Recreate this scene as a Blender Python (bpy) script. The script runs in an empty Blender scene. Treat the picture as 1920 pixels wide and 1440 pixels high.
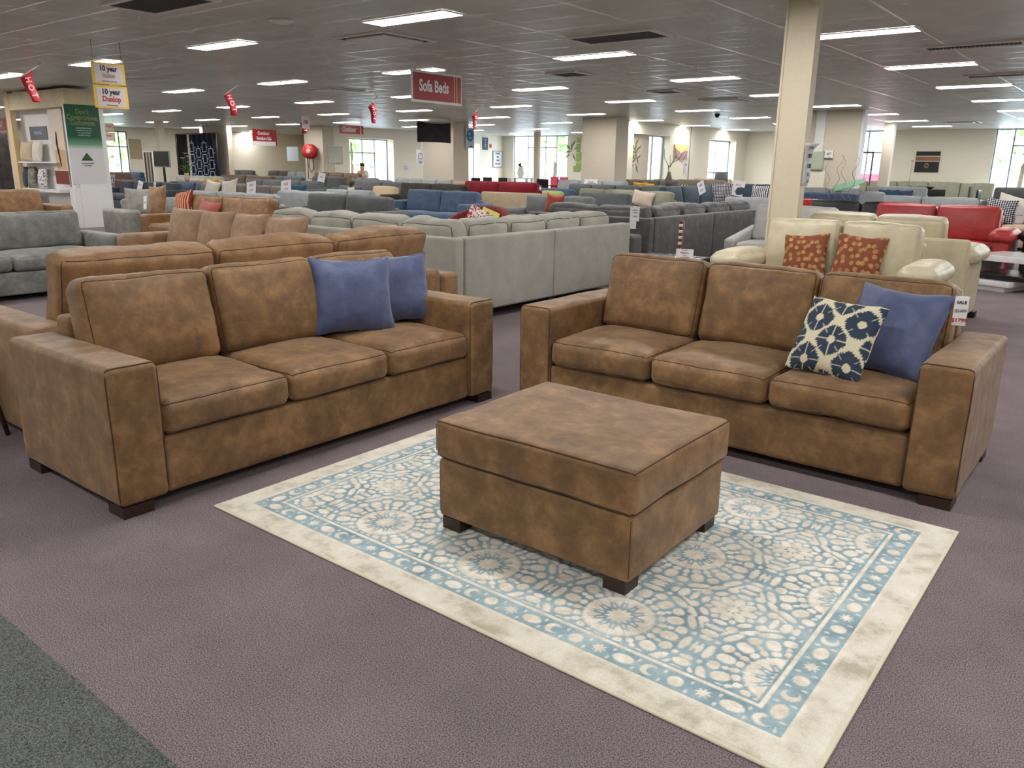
import bpy, bmesh, math, random
import numpy as np
from mathutils import Vector, Matrix, noise

# ------------------------------------------------------------------ camera
sc = bpy.context.scene
COL = sc.collection
FPX, PITCH, ROLL, EYE, AZ = 1493.4, .2671, .0134, 1.4325, math.radians(38.2)
def _rz(v, a): return Vector((v[0]*math.cos(a)-v[1]*math.sin(a), v[0]*math.sin(a)+v[1]*math.cos(a), v[2]))
_F = Vector((0, math.cos(PITCH), -math.sin(PITCH))); _R0 = Vector((1, 0, 0)); _U0 = _R0.cross(_F)
_R = _R0*math.cos(ROLL)+_U0*math.sin(ROLL); _U = -_R0*math.sin(ROLL)+_U0*math.cos(ROLL)
CF, CR, CU = _rz(_F, AZ), _rz(_R, AZ), _rz(_U, AZ)
EYEP = Vector((0, 0, EYE))
cam = bpy.data.cameras.new('camera'); camo = bpy.data.objects.new('camera', cam); COL.objects.link(camo)
cam.sensor_width = 36; cam.lens = FPX/1920*36; cam.clip_end = 300; cam.clip_start = .05
camo.matrix_world = Matrix(((CR.x, CU.x, -CF.x, 0), (CR.y, CU.y, -CF.y, 0), (CR.z, CU.z, -CF.z, EYE), (0, 0, 0, 1)))
sc.camera = camo

def ray(px, py): return CF*FPX+CR*(px-960)+CU*(720-py)
def atz(px, py, z):                       # point of the room seen at that pixel, at height z
    d = ray(px, py); return EYEP+d*((z-EYE)/d.z)
def atx(px, py, X): d = ray(px, py); return EYEP+d*(X/d.x)
def aty(px, py, Y): d = ray(px, py); return EYEP+d*(Y/d.y)

# ------------------------------------------------------------------ light
sc.view_settings.view_transform = 'Standard'; sc.view_settings.look = 'None'
sc.view_settings.gamma = 1; sc.view_settings.use_curve_mapping = False
sc.view_settings.exposure = 0.27
PANEL = 34.0
w = bpy.data.worlds.new('sky'); sc.world = w; w.use_nodes = True
nt = w.node_tree; nt.nodes.clear()
wo = nt.nodes.new('ShaderNodeOutputWorld'); bg = nt.nodes.new('ShaderNodeBackground')
geo = nt.nodes.new('ShaderNodeTexCoord'); sep = nt.nodes.new('ShaderNodeSeparateXYZ'); rmp = nt.nodes.new('ShaderNodeValToRGB')
nt.links.new(geo.outputs['Generated'], sep.inputs[0]); nt.links.new(sep.outputs[2], rmp.inputs[0])
rmp.color_ramp.elements[0].color = (.55, .57, .58, 1); rmp.color_ramp.elements[0].position = 0.0
rmp.color_ramp.elements[1].color = (.80, .90, 1.0, 1); rmp.color_ramp.elements[1].position = .35
nt.links.new(rmp.outputs[0], bg.inputs[0]); bg.inputs[1].default_value = 11.0
nt.links.new(bg.outputs[0], wo.inputs[0])
sun = bpy.data.lights.new('sun', 'SUN'); suno = bpy.data.objects.new('sun', sun); COL.objects.link(suno)
sun.energy = 6; sun.angle = .02; suno.rotation_euler = (math.radians(38), math.radians(10), math.radians(120))

# ------------------------------------------------------------------ materials
def s2l(c):
    c = c/255.0
    return c/12.92 if c <= .04045 else ((c+.055)/1.055)**2.4
def rgb(*c): return tuple(s2l(v) for v in c)+(1,)
MATS = {}
def newmat(name):
    m = bpy.data.materials.new(name); m.use_nodes = True; n = m.node_tree
    return m, n, n.nodes['Principled BSDF']
def node(n, t, **k):
    o = n.nodes.new(t)
    for a, b in k.items():
        if a.startswith('i_'):
            key = a[2:]
            if key.isdigit(): key = int(key)
            o.inputs[key].default_value = b
        else: setattr(o, a, b)
    return o
def coords(n, gen=False):
    t = n.nodes.new('ShaderNodeTexCoord'); return t.outputs['Object']
def noise_tex(n, vec, scale, detail=4, rough=.6):
    t = node(n, 'ShaderNodeTexNoise'); t.inputs['Scale'].default_value = scale; t.inputs['Detail'].default_value = detail
    t.inputs['Roughness'].default_value = rough; n.links.new(vec, t.inputs['Vector']); return t
def ramp(n, src, stops):
    r = node(n, 'ShaderNodeValToRGB'); e = r.color_ramp.elements
    while len(e) < len(stops): e.new(.5)
    for i, (p, c) in enumerate(stops): e[i].position = p; e[i].color = c
    n.links.new(src, r.inputs[0]); return r
def bump(n, b, src, strength, dist=.002):
    u = node(n, 'ShaderNodeBump'); u.inputs['Strength'].default_value = strength; u.inputs['Distance'].default_value = dist
    n.links.new(src, u.inputs['Height']); n.links.new(u.outputs[0], b.inputs['Normal']); return u
def plain(name, c, rough=.6, metal=0, spec=.5):
    if name in MATS: return MATS[name]
    m, n, b = newmat(name)
    t = noise_tex(n, coords(n), 30, 2)
    r = ramp(n, t.outputs[0], [(.3, tuple(v*.94 for v in c[:3])+(1,)), (.7, c)])
    n.links.new(r.outputs[0], b.inputs['Base Color'])
    b.inputs['Roughness'].default_value = rough; b.inputs['Metallic'].default_value = metal
    b.inputs['Specular IOR Level'].default_value = spec
    MATS[name] = m; return m
def suede(name, dark, mid, light, sc1=7.5, sheen=.12):
    if name in MATS: return MATS[name]
    m, n, b = newmat(name); v = coords(n)
    a = noise_tex(n, v, sc1, 9, .68); a.inputs['Distortion'].default_value = .15
    r = ramp(n, a.outputs[0], [(.30, dark), (.5, mid), (.70, light)])
    f = noise_tex(n, v, 260, 3, .7)
    mx = node(n, 'ShaderNodeMix', data_type='RGBA', blend_type='MULTIPLY'); mx.inputs[0].default_value = .35
    n.links.new(r.outputs[0], mx.inputs[6]); n.links.new(f.outputs[0], mx.inputs[7])
    g = node(n, 'ShaderNodeMix', data_type='RGBA', blend_type='MULTIPLY'); g.inputs[0].default_value = 1
    n.links.new(mx.outputs[2], g.inputs[6]); g.inputs[7].default_value = (1.2, 1.2, 1.2, 1)
    n.links.new(g.outputs[2], b.inputs['Base Color'])
    rr = ramp(n, a.outputs[0], [(.3, (.62,)*3+(1,)), (.7, (.5,)*3+(1,))]); n.links.new(rr.outputs[0], b.inputs['Roughness'])
    b.inputs['Sheen Weight'].default_value = sheen; b.inputs['Specular IOR Level'].default_value = .42
    w_ = noise_tex(n, v, 16, 5, .55)
    ad = node(n, 'ShaderNodeMath', operation='MULTIPLY_ADD'); ad.inputs[1].default_value = 3.0
    n.links.new(w_.outputs[0], ad.inputs[0]); n.links.new(f.outputs[0], ad.inputs[2])
    bump(n, b, ad.outputs[0], .35, .0022)
    MATS[name] = m; return m
def fabric(name, c, var=.16, sc1=7, weave=180, stretch=None):
    if name in MATS: return MATS[name]
    m, n, b = newmat(name); v = coords(n)
    if stretch:
        mp = node(n, 'ShaderNodeMapping'); mp.inputs['Scale'].default_value = stretch; n.links.new(v, mp.inputs[0]); v2 = mp.outputs[0]
    else: v2 = v
    a = noise_tex(n, v, sc1, 5, .6); f = noise_tex(n, v2, weave, 3, .7)
    k1 = tuple(x*(1-var) for x in c[:3])+(1,); k2 = tuple(min(1, x*(1+var)) for x in c[:3])+(1,)
    ad = node(n, 'ShaderNodeMath', operation='MULTIPLY_ADD'); ad.inputs[1].default_value = .6
    n.links.new(a.outputs[0], ad.inputs[0])
    h = node(n, 'ShaderNodeMath', operation='MULTIPLY'); h.inputs[1].default_value = .4
    n.links.new(f.outputs[0], h.inputs[0]); n.links.new(h.outputs[0], ad.inputs[2])
    r = ramp(n, ad.outputs[0], [(.36, k1), (.62, k2)])
    n.links.new(r.outputs[0], b.inputs['Base Color']); b.inputs['Roughness'].default_value = .85
    b.inputs['Sheen Weight'].default_value = .15; b.inputs['Specular IOR Level'].default_value = .25
    bump(n, b, f.outputs[0], .4, .002)
    MATS[name] = m; return m
def leather(name, c, rough=.38):
    if name in MATS: return MATS[name]
    m, n, b = newmat(name); v = coords(n)
    a = noise_tex(n, v, 9, 4)
    r = ramp(n, a.outputs[0], [(.3, tuple(x*.86 for x in c[:3])+(1,)), (.7, tuple(min(1, x*1.08) for x in c[:3])+(1,))])
    n.links.new(r.outputs[0], b.inputs['Base Color']); b.inputs['Roughness'].default_value = rough
    vo = node(n, 'ShaderNodeTexVoronoi'); vo.inputs['Scale'].default_value = 160; n.links.new(v, vo.inputs['Vector'])
    w_ = noise_tex(n, v, 14, 4)
    ad = node(n, 'ShaderNodeMath', operation='MULTIPLY_ADD'); ad.inputs[1].default_value = 4
    n.links.new(w_.outputs[0], ad.inputs[0]); n.links.new(vo.outputs[0], ad.inputs[2])
    bump(n, b, ad.outputs[0], .3, .003)
    MATS[name] = m; return m
def emit(name, c, s):
    if name in MATS: return MATS[name]
    m = bpy.data.materials.new(name); m.use_nodes = True; n = m.node_tree; n.nodes.clear()
    e = node(n, 'ShaderNodeEmission'); e.inputs[0].default_value = c; e.inputs[1].default_value = s
    o = node(n, 'ShaderNodeOutputMaterial'); n.links.new(e.outputs[0], o.inputs[0]); MATS[name] = m; return m
def glassmat():
    if 'glass' in MATS: return MATS['glass']
    m = bpy.data.materials.new('glass'); m.use_nodes = True; n = m.node_tree; n.nodes.clear()
    t = node(n, 'ShaderNodeBsdfTransparent'); t.inputs[0].default_value = (.93, .96, .97, 1)
    g = node(n, 'ShaderNodeBsdfGlossy'); g.inputs['Roughness'].default_value = .02
    mx = node(n, 'ShaderNodeMixShader'); o = node(n, 'ShaderNodeOutputMaterial')
    mx.inputs[0].default_value = .06; n.links.new(t.outputs[0], mx.inputs[1]); n.links.new(g.outputs[0], mx.inputs[2]); n.links.new(mx.outputs[0], o.inputs[0])
    MATS['glass'] = m; return m
def pattern2(name, kind, c1, c2, scale=1.0, c3=None):
    """two-tone printed cloth; coordinates are the cushion's own (x, y on its face)"""
    if name in MATS: return MATS[name]
    m, n, b = newmat(name); v = coords(n)
    uv = node(n, 'ShaderNodeUVMap').outputs[0]
    b.inputs['Roughness'].default_value = .85
    if kind == 'dots':
        mp = node(n, 'ShaderNodeMapping'); mp.inputs['Scale'].default_value = (scale,)*3; n.links.new(uv, mp.inputs[0])
        vo = node(n, 'ShaderNodeTexVoronoi', voronoi_dimensions='2D'); vo.inputs['Scale'].default_value = 1; vo.inputs['Randomness'].default_value = .08
        n.links.new(mp.outputs[0], vo.inputs['Vector'])
        r = ramp(n, vo.outputs[0], [(.30, c2), (.36, c1)])
        n.links.new(r.outputs[0], b.inputs['Base Color'])
    elif kind == 'flowers':
        vo = node(n, 'ShaderNodeTexVoronoi', voronoi_dimensions='2D'); vo.inputs['Scale'].default_value = scale; vo.inputs['Randomness'].default_value = .75
        n.links.new(uv, vo.inputs['Vector'])
        r = ramp(n, vo.outputs[0], [(.0, tuple(x*.6 for x in c2[:3])+(1,)), (.05, c2), (.30, c2), (.36, c1)])
        nz = noise_tex(n, uv, 9, 3); mx = node(n, 'ShaderNodeMix', data_type='RGBA'); n.links.new(ramp(n, nz.outputs[0], [(.35, (0, 0, 0, 1)), (.65, (.6, .6, .6, 1))]).outputs[0], mx.inputs[0])
        n.links.new(r.outputs[0], mx.inputs[6]); mx.inputs[7].default_value = c3 or c1
        n.links.new(mx.outputs[2], b.inputs['Base Color'])
    elif kind == 'blotch':
        nz = noise_tex(n, uv, scale, 2); nz.inputs['Distortion'].default_value = 1.2
        r = ramp(n, nz.outputs[0], [(.44, c1), (.47, c2), (.56, c2), (.59, c3 or c1)])
        n.links.new(r.outputs[0], b.inputs['Base Color'])
    elif kind == 'stripes':
        wv = node(n, 'ShaderNodeTexWave'); wv.inputs['Scale'].default_value = scale; wv.inputs['Distortion'].default_value = 3
        n.links.new(uv, wv.inputs['Vector'])
        r = ramp(n, wv.outputs[0], [(.45, c1), (.55, c2)]); n.links.new(r.outputs[0], b.inputs['Base Color'])
    MATS[name] = m; return m

BROWN = (rgb(94, 69, 43), rgb(122, 91, 57), rgb(156, 119, 78))
M_suede = suede('brown_suede', *BROWN)
M_suede_l = suede('light_tan_suede', rgb(128, 100, 74), rgb(150, 118, 90), rgb(170, 138, 108))
M_tan = suede('caramel_suede', rgb(104, 76, 46), rgb(134, 99, 62), rgb(156, 118, 78))
M_gsuede = suede('grey_suede', rgb(92, 94, 92), rgb(118, 120, 116), rgb(142, 143, 138))
M_lgsuede = suede('pale_grey_suede', rgb(112, 112, 108), rgb(138, 137, 131), rgb(158, 156, 148))
M_thread = plain('dark_brown_thread', rgb(74, 52, 34), .8)
M_wood = plain('dark_wood', rgb(50, 32, 24), .45)
M_blackleg = plain('black_plastic', rgb(16, 16, 17), .5)
F_pale = fabric('pale_grey_linen', rgb(158, 157, 146), .16, 5, 60, (14, 14, 1.5))
F_pale2 = fabric('pale_grey_linen_plain', rgb(156, 155, 145), .12, 5, 160)
F_char = suede('charcoal_velvet', rgb(56, 57, 58), rgb(74, 75, 75), rgb(94, 94, 93))
F_dgrey = fabric('dark_grey_fabric', rgb(92, 96, 97), .14)
F_grey = fabric('mid_grey_fabric', rgb(116, 119, 120), .14)
F_lgrey = fabric('light_grey_fabric', rgb(150, 154, 156), .12)
F_silver = leather('silver_grey_leather', rgb(165, 164, 160), .42)
F_taupe = fabric('taupe_fabric', rgb(118, 110, 102), .14)
F_navy = fabric('navy_fabric', rgb(58, 74, 98), .16)
F_slate = fabric('slate_blue_fabric', rgb(64, 78, 92), .16)
F_slate2 = fabric('dark_slate_fabric', rgb(58, 66, 76), .14)
F_teal = fabric('steel_blue_fabric', rgb(76, 98, 122), .16)
F_blue = fabric('denim_blue_fabric', rgb(82, 100, 126), .18)
F_olive = fabric('dark_olive_velvet', rgb(54, 48, 38), .3)
F_burg = fabric('burgundy_fabric', rgb(104, 26, 24), .2)
F_crim = fabric('crimson_fabric', rgb(128, 16, 34), .2)
F_beige = fabric('beige_fabric', rgb(186, 168, 140), .1)
F_olivegrey = fabric('olive_grey_fabric', rgb(142, 142, 124), .14)
F_brownd = leather('dark_brown_leather', rgb(98, 70, 50), .5)
F_cream = leather('cream_leather', rgb(196, 186, 158), .36)
F_red = leather('red_leather', rgb(172, 52, 52), .34)
F_black = leather('black_leather', rgb(28, 28, 30), .4)
F_bluecush = suede('blue_suede', rgb(56, 66, 100), rgb(74, 84, 122), rgb(94, 104, 142), 5, .3)
F_white = fabric('off_white_fabric', rgb(206, 200, 188), .08)
F_darkpipe = plain('dark_piping', rgb(66, 66, 62), .9)
M_white = plain('white_paint', rgb(225, 226, 224), .5)
M_paper = plain('white_paper', rgb(226, 226, 230), .7)
M_ink = plain('black_ink', rgb(28, 28, 34), .7)
M_inkgrey = plain('grey_ink', rgb(120, 120, 130), .7)
M_redsign = plain('red_sign', rgb(158, 28, 36), .35)
M_redink = plain('red_ink', rgb(176, 40, 44), .5)
M_steel = plain('brushed_steel', rgb(190, 186, 170), .3, 1)
M_alu = plain('aluminium_frame', rgb(150, 156, 166), .4, .3)

# ------------------------------------------------------------------ mesh helpers
def mesh_obj(name, verts, faces, mat, parent=None, smooth=True, uvs=None, mats=None, fmat=None, at=None):
    me = bpy.data.meshes.new(name); me.from_pydata([tuple(v) for v in verts], [], faces)
    for m in (mats or [mat]): me.materials.append(m)
    if smooth: me.polygons.foreach_set('use_smooth', [True]*len(faces))
    if fmat: me.polygons.foreach_set('material_index', fmat)
    if uvs:
        l = me.uv_layers.new(name='UVMap'); k = [0]*(2*len(me.loops))
        for lp in me.loops: k[2*lp.index], k[2*lp.index+1] = uvs[lp.vertex_index]
        l.data.foreach_set('uv', k)
    o = bpy.data.objects.new(name, me); COL.objects.link(o)
    if parent: o.parent = parent
    if at: o.location = at
    return o
class MB:
    def __init__(s): s.v = []; s.f = []; s.m = []
    def add(s, verts, faces, mi=0, M=None):
        k = len(s.v)
        s.v += [(M @ Vector(v)) if M is not None else Vector(v) for v in verts]
        s.f += [tuple(i+k for i in f) for f in faces]; s.m += [mi]*len(faces); return s
    def box(s, x0, x1, y0, y1, z0, z1, mi=0, M=None):
        vs = [(x, y, z) for x in (x0, x1) for y in (y0, y1) for z in (z0, z1)]
        return s.add(vs, [(0, 1, 3, 2), (4, 6, 7, 5), (0, 4, 5, 1), (2, 3, 7, 6), (0, 2, 6, 4), (1, 5, 7, 3)], mi, M)
    def rbox(s, x0, x1, y0, y1, z0, z1, r=.02, seg=3, mi=0, M=None, bulge=None, nz=0, seed=0, dens=1):
        v, f, _ = cushion_geo((x1-x0), (y1-y0), (z1-z0), r, seg, dens, bulge or {}, nz, seed)
        T = Matrix.Translation(((x0+x1)/2, (y0+y1)/2, (z0+z1)/2))
        return s.add(v, f, mi, (M @ T) if M is not None else T)
    def tube(s, pts, r, n=6, mi=0, M=None, closed=False, taper=None):
        pts = [Vector(p) for p in pts]; N = len(pts); vs = []; fs = []
        up = Vector((.13, .21, 1)).normalized()
        for i, p in enumerate(pts):
            a = pts[(i-1) % N] if (closed or i > 0) else p; b = pts[(i+1) % N] if (closed or i < N-1) else p
            t = (b-a).normalized(); u = t.cross(up)
            if u.length < 1e-3: u = t.cross(Vector((1, 0, 0)))
            u.normalize(); w_ = t.cross(u); rr = r*(taper[i] if taper else 1)
            for k in range(n):
                q = 2*math.pi*k/n; vs.append(p+u*math.cos(q)*rr+w_*math.sin(q)*rr)
        for i in range(N if closed else N-1):
            for k in range(n):
                a, b = i*n+k, i*n+(k+1) % n; c, d = ((i+1) % N)*n+(k+1) % n, ((i+1) % N)*n+k
                fs.append((a, b, c, d))
        if not closed: fs += [tuple(range(n))[::-1], tuple((N-1)*n+k for k in range(n))]
        return s.add(vs, fs, mi, M)
    def lathe(s, prof, n=16, mi=0, M=None):
        vs = []; fs = []
        for r, z in prof:
            for k in range(n): vs.append((r*math.cos(2*math.pi*k/n), r*math.sin(2*math.pi*k/n), z))
        for i in range(len(prof)-1):
            for k in range(n): fs.append((i*n+k, i*n+(k+1) % n, (i+1)*n+(k+1) % n, (i+1)*n+k))
        fs += [tuple(range(n))[::-1], tuple((len(prof)-1)*n+k for k in range(n))]
        return s.add(vs, fs, mi, M)
    def build(s, name, mats, parent=None, smooth=True, at=None):
        if not isinstance(mats, (list, tuple)): mats = [mats]
        return mesh_obj(name, s.v, s.f, None, parent, smooth, None, mats, s.m, at)
def axis_samples(h, r, seg, dens):
    """points along one half-extent pair, dense in the rounded corners"""
    k = max(1, seg); inner = h-r
    n = max(1, int(round(dens*2*inner/.07)))
    a = [-h+r*(1-math.cos(math.pi/2*(1-i/k))) if False else -h+r*i/k for i in range(k)]
    mid = [-inner+2*inner*i/n for i in range(n+1)]
    return a+mid+[-x for x in reversed(a)]
def mapper(W, D, H, r, bulge, nz, seed):
    hx, hy, hz = W/2, D/2, H/2; h = (hx, hy, hz)
    ofs = Vector((seed*7.3, seed*3.1, seed*1.7))
    def m(p, lift=0.0):
        q = [max(-h[i]+r, min(h[i]-r, p[i])) for i in range(3)]
        d = Vector([p[i]-q[i] for i in range(3)])
        if d.length > 1e-9: d.normalize()
        o = Vector(q)+d*(r+lift)
        u = [max(-1, min(1, p[i]/h[i])) for i in range(3)]
        ax = {'x': 0, 'y': 1, 'z': 2}
        for key, amt in bulge.items():
            a = ax[key[0]]; sgn = 1 if key[1] == '+' else -1
            b, c = [i for i in range(3) if i != a]
            wgt = (1-u[b]**2)**.75*(1-u[c]**2)**.75
            t = max(0, (u[a]*sgn+1)/2)
            o[a] += sgn*amt*wgt*t
        if nz:
            P = Vector(p)
            n1 = noise.noise(P*4+ofs)*nz
            # puckers that run into the seams
            e = max(abs(u[0]), 0); ez = abs(u[2])
            n2 = noise.noise(Vector((P.x*26, P.y*26, P.z*7))+ofs)*nz*.35*(ez**6)+noise.noise(Vector((P.x*7, P.y*26, P.z*26))+ofs)*nz*.35*(e**6)
            o += d*(n1+n2) if d.length > 0 else Vector((0, 0, 0))
            o.z += noise.noise(Vector((P.x*3, P.y*3, 5))+ofs)*nz*.7
        return o
    return m
def cushion_geo(W, D, H, r, seg, dens, bulge, nz=0, seed=0):
    r = min(r, W/2*.98, D/2*.98, H/2*.98)
    m = mapper(W, D, H, r, bulge, nz, seed)
    ax = [axis_samples(h/2, r, seg, dens) for h in (W, D, H)]
    idx = {}; V = []; Fc = []
    def vid(i, j, k):
        key = (i, j, k)
        if key not in idx:
            p = (ax[0][i], ax[1][j], ax[2][k]); idx[key] = len(V)
            hh = (W/2, D/2, H/2)
            V.append(m(p))
        return idx[key]
    nx, ny, nz_ = len(ax[0])-1, len(ax[1])-1, len(ax[2])-1
    for i in range(nx):
        for j in range(ny):
            Fc.append((vid(i, j, 0), vid(i, j+1, 0), vid(i+1, j+1, 0), vid(i+1, j, 0)))
            Fc.append((vid(i, j, nz_), vid(i+1, j, nz_), vid(i+1, j+1, nz_), vid(i, j+1, nz_)))
    for i in range(nx):
        for k in range(nz_):
            Fc.append((vid(i, 0, k), vid(i+1, 0, k), vid(i+1, 0, k+1), vid(i, 0, k+1)))
            Fc.append((vid(i, ny, k), vid(i, ny, k+1), vid(i+1, ny, k+1), vid(i+1, ny, k)))
    for j in range(ny):
        for k in range(nz_):
            Fc.append((vid(0, j, k), vid(0, j, k+1), vid(0, j+1, k+1), vid(0, j+1, k)))
            Fc.append((vid(nx, j, k), vid(nx, j+1, k), vid(nx, j+1, k+1), vid(nx, j, k+1)))
    return V, Fc, m
def cushion(W, D, H, r=.04, seg=3, dens=1, bulge=None, nz=0, seed=0, pipe=None, pr=.004, inset=.0):
    """box cushion with piped seams. pipe: list like ['z+','z-'] -> loop round that face"""
    mb = MB(); bulge = bulge or {}
    v, f, m = cushion_geo(W, D, H, r, seg, dens, bulge, nz, seed)
    mb.add(v, f, 0)
    for key in (pipe or []):
        a = 'xyz'.index(key[0]); sg = 1 if key[1] == '+' else -1
        b, c = [i for i in range(3) if i != a]; h = [W/2, D/2, H/2]
        rr = min(r, h[0]*.98, h[1]*.98, h[2]*.98)
        K = max(6, int(10*dens)); loop = []
        cb, cc = h[b], h[c]
        pts = []
        R_ = min(rr*1.0, cb*.9, cc*.9)
        for (sb, sc_) in ((1, 1), (-1, 1), (-1, -1), (1, -1)):
            pts.append((sb*cb, sc_*cc))
        for i in range(4):
            p, q = pts[i], pts[(i+1) % 4]
            for t in range(K):
                loop.append((p[0]+(q[0]-p[0])*t/K, p[1]+(q[1]-p[1])*t/K))
        P3 = []
        for (x, y) in loop:
            p = [0, 0, 0]; p[a] = sg*h[a]; p[b] = x; p[c] = y
            P3.append(m(p, lift=pr*.35))
        mb.tube(P3, pr, 5, 1, closed=True)
    return mb
def TRS(loc, rx=0, ry=0, rz=0):
    return Matrix.Translation(loc) @ Matrix.Rotation(rz, 4, 'Z') @ Matrix.Rotation(ry, 4, 'Y') @ Matrix.Rotation(rx, 4, 'X')
def tag(o, label, cat, group=None, kind=None):
    if label: o['label'] = label
    if cat: o['category'] = cat
    if group: o['group'] = group
    if kind: o['kind'] = kind
    return o
def thing(name, label, cat, loc=(0, 0, 0), rz=0, group=None):
    o = bpy.data.objects.new(name, None); COL.objects.link(o); o.location = loc; o.rotation_euler = (0, 0, rz)
    o.empty_display_size = .1
    return tag(o, label, cat, group)
def struct(o): o['kind'] = 'structure'; return o
def boxobj(name, x0, x1, y0, y1, z0, z1, mat, parent=None, bev=0):
    mb = MB()
    if bev: mb.rbox(x0, x1, y0, y1, z0, z1, bev, 2)
    else: mb.box(x0, x1, y0, y1, z0, z1)
    return mb.build(name, mat, parent, smooth=bool(bev))
def text_obj(s, size, mat, parent, M, name='lettering', bold=0.0, sx=1.0, align='CENTER', ext=.001):
    c = bpy.data.curves.new(name, 'FONT'); c.body = s; c.size = size; c.align_x = align; c.align_y = 'CENTER'
    c.extrude = ext; c.offset = bold*size; c.resolution_u = 3
    t = bpy.data.objects.new('tmp_text', c); COL.objects.link(t)
    dg = bpy.context.evaluated_depsgraph_get(); dg.update()
    me = bpy.data.meshes.new_from_object(t.evaluated_get(dg)); bpy.data.objects.remove(t); bpy.data.curves.remove(c)
    me.name = name; me.materials.clear(); me.materials.append(mat)
    o = bpy.data.objects.new(name, me); COL.objects.link(o)
    me.transform(M @ Matrix.Diagonal((sx, 1, 1, 1)))
    if parent: o.parent = parent
    return o

# ------------------------------------------------------------------ room shell
CEIL = 2.953
def carpet(name, a, b):
    m, n, bs = newmat(name); v = coords(n)
    f = noise_tex(n, v, 230, 3, .8); g = noise_tex(n, v, 3.0, 3); h = noise_tex(n, v, 480, 2, .8)
    ad = node(n, 'ShaderNodeMath', operation='MULTIPLY_ADD'); ad.inputs[1].default_value = .5
    n.links.new(f.outputs[0], ad.inputs[0])
    hh = node(n, 'ShaderNodeMath', operation='MULTIPLY'); hh.inputs[1].default_value = .42; n.links.new(h.outputs[0], hh.inputs[0])
    n.links.new(hh.outputs[0], ad.inputs[2])
    gg = node(n, 'ShaderNodeMath', operation='MULTIPLY_ADD'); gg.inputs[1].default_value = .05; n.links.new(g.outputs[0], gg.inputs[0]); n.links.new(ad.outputs[0], gg.inputs[2])
    r = ramp(n, gg.outputs[0], [(.41, a), (.57, b)])
    n.links.new(r.outputs[0], bs.inputs['Base Color']); bs.inputs['Roughness'].default_value = .95
    bs.inputs['Specular IOR Level'].default_value = .15
    bump(n, bs, ad.outputs[0], .25, .002); return m
M_carpet = carpet('mauve_carpet', rgb(46, 40, 43), rgb(162, 147, 151))
M_carpet2 = carpet('charcoal_carpet', rgb(28, 31, 31), rgb(124, 128, 127))
M_wall = plain('cream_wall', rgb(232, 226, 208), .8)
M_wallp = plain('warm_grey_wall', rgb(206, 196, 178), .8)
M_col = plain('cream_column', rgb(214, 204, 180), .55)
def ceilmat():
    m, n, b = newmat('ceiling_tile'); v = coords(n)
    sp = node(n, 'ShaderNodeSeparateXYZ'); n.links.new(v, sp.inputs[0]); bars = []
    for ax, per, off in ((0, 1.2, 6.617+.6), (1, .6, -6.584+.3+6.6)):
        ad = node(n, 'ShaderNodeMath', operation='ADD'); ad.inputs[1].default_value = off+120; n.links.new(sp.outputs[ax], ad.inputs[0])
        md = node(n, 'ShaderNodeMath', operation='PINGPONG'); md.inputs[1].default_value = per/2; n.links.new(ad.outputs[0], md.inputs[0])
        lt = node(n, 'ShaderNodeMath', operation='LESS_THAN'); lt.inputs[1].default_value = .013; n.links.new(md.outputs[0], lt.inputs[0]); bars.append(lt)
    mxx = node(n, 'ShaderNodeMath', operation='MAXIMUM'); n.links.new(bars[0].outputs[0], mxx.inputs[0]); n.links.new(bars[1].outputs[0], mxx.inputs[1])
    f2 = noise_tex(n, v, 1.1, 2); t_ = ramp(n, f2.outputs[0], [(.4, rgb(178, 184, 175)), (.6, rgb(192, 197, 188))])
    mc = node(n, 'ShaderNodeMix', data_type='RGBA'); n.links.new(mxx.outputs[0], mc.inputs[0]); n.links.new(t_.outputs[0], mc.inputs[6]); mc.inputs[7].default_value = rgb(246, 246, 246)
    n.links.new(mc.outputs[2], b.inputs['Base Color'])
    r = ramp(n, mxx.outputs[0], [(.4, (.42,)*3+(1,)), (.6, (.2,)*3+(1,))]); n.links.new(r.outputs[0], b.inputs['Roughness'])
    f = noise_tex(n, v, 90, 3); bump(n, b, f.outputs[0], .15, .002); return m
M_ceil = ceilmat()
def poly(name, pts, z0, z1, mat):
    n = len(pts); v = [(x, y, z0) for x, y in pts]+[(x, y, z1) for x, y in pts]
    f = [tuple(range(n))[::-1], tuple(range(n, 2*n))]+[(i, (i+1) % n, n+(i+1) % n, n+i) for i in range(n)]
    return struct(mesh_obj(name, v, f, mat, smooth=False))
XE, YS = 8.0, -7.0
poly('floor', [(-38.2, -7), (XE, -7), (XE, 34.5), (-14.8, 34.5), (-14.8, 25.9), (-15.6, 25.9), (-20.8, 34.5), (-27.8, 34.5), (-28.9, 22.6), (-30.4, 23.5), (-38.2, 29.5)], -.1, 0, M_carpet)
fg = poly('floor', [(-12, -7), (XE, -7), (XE, .785), (-12, .785)], -.02, .002, M_carpet2)
poly('ceiling', [(-38.2, -7), (XE, -7), (XE, 26.0), (-27.8, 26.0), (-28.9, 22.6), (-30.4, 23.5), (-38.2, 29.5)], CEIL, CEIL+.1, M_ceil)
poly('ceiling', [(-27.9, 26.0), (-15.6, 26.0), (-20.8, 34.5), (-27.9, 34.5)], CEIL, CEIL+.1, M_ceil)
poly('ceiling', [(-14.75, 26.0), (XE, 26.0), (XE, 34.5), (-14.75, 34.5)], CEIL, CEIL+.1, M_ceil)
def wall(name, x0, x1, y0, y1, z0=0, z1=CEIL, mat=None): return struct(boxobj(name, x0, x1, y0, y1, z0, z1, mat or M_wall))
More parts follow.
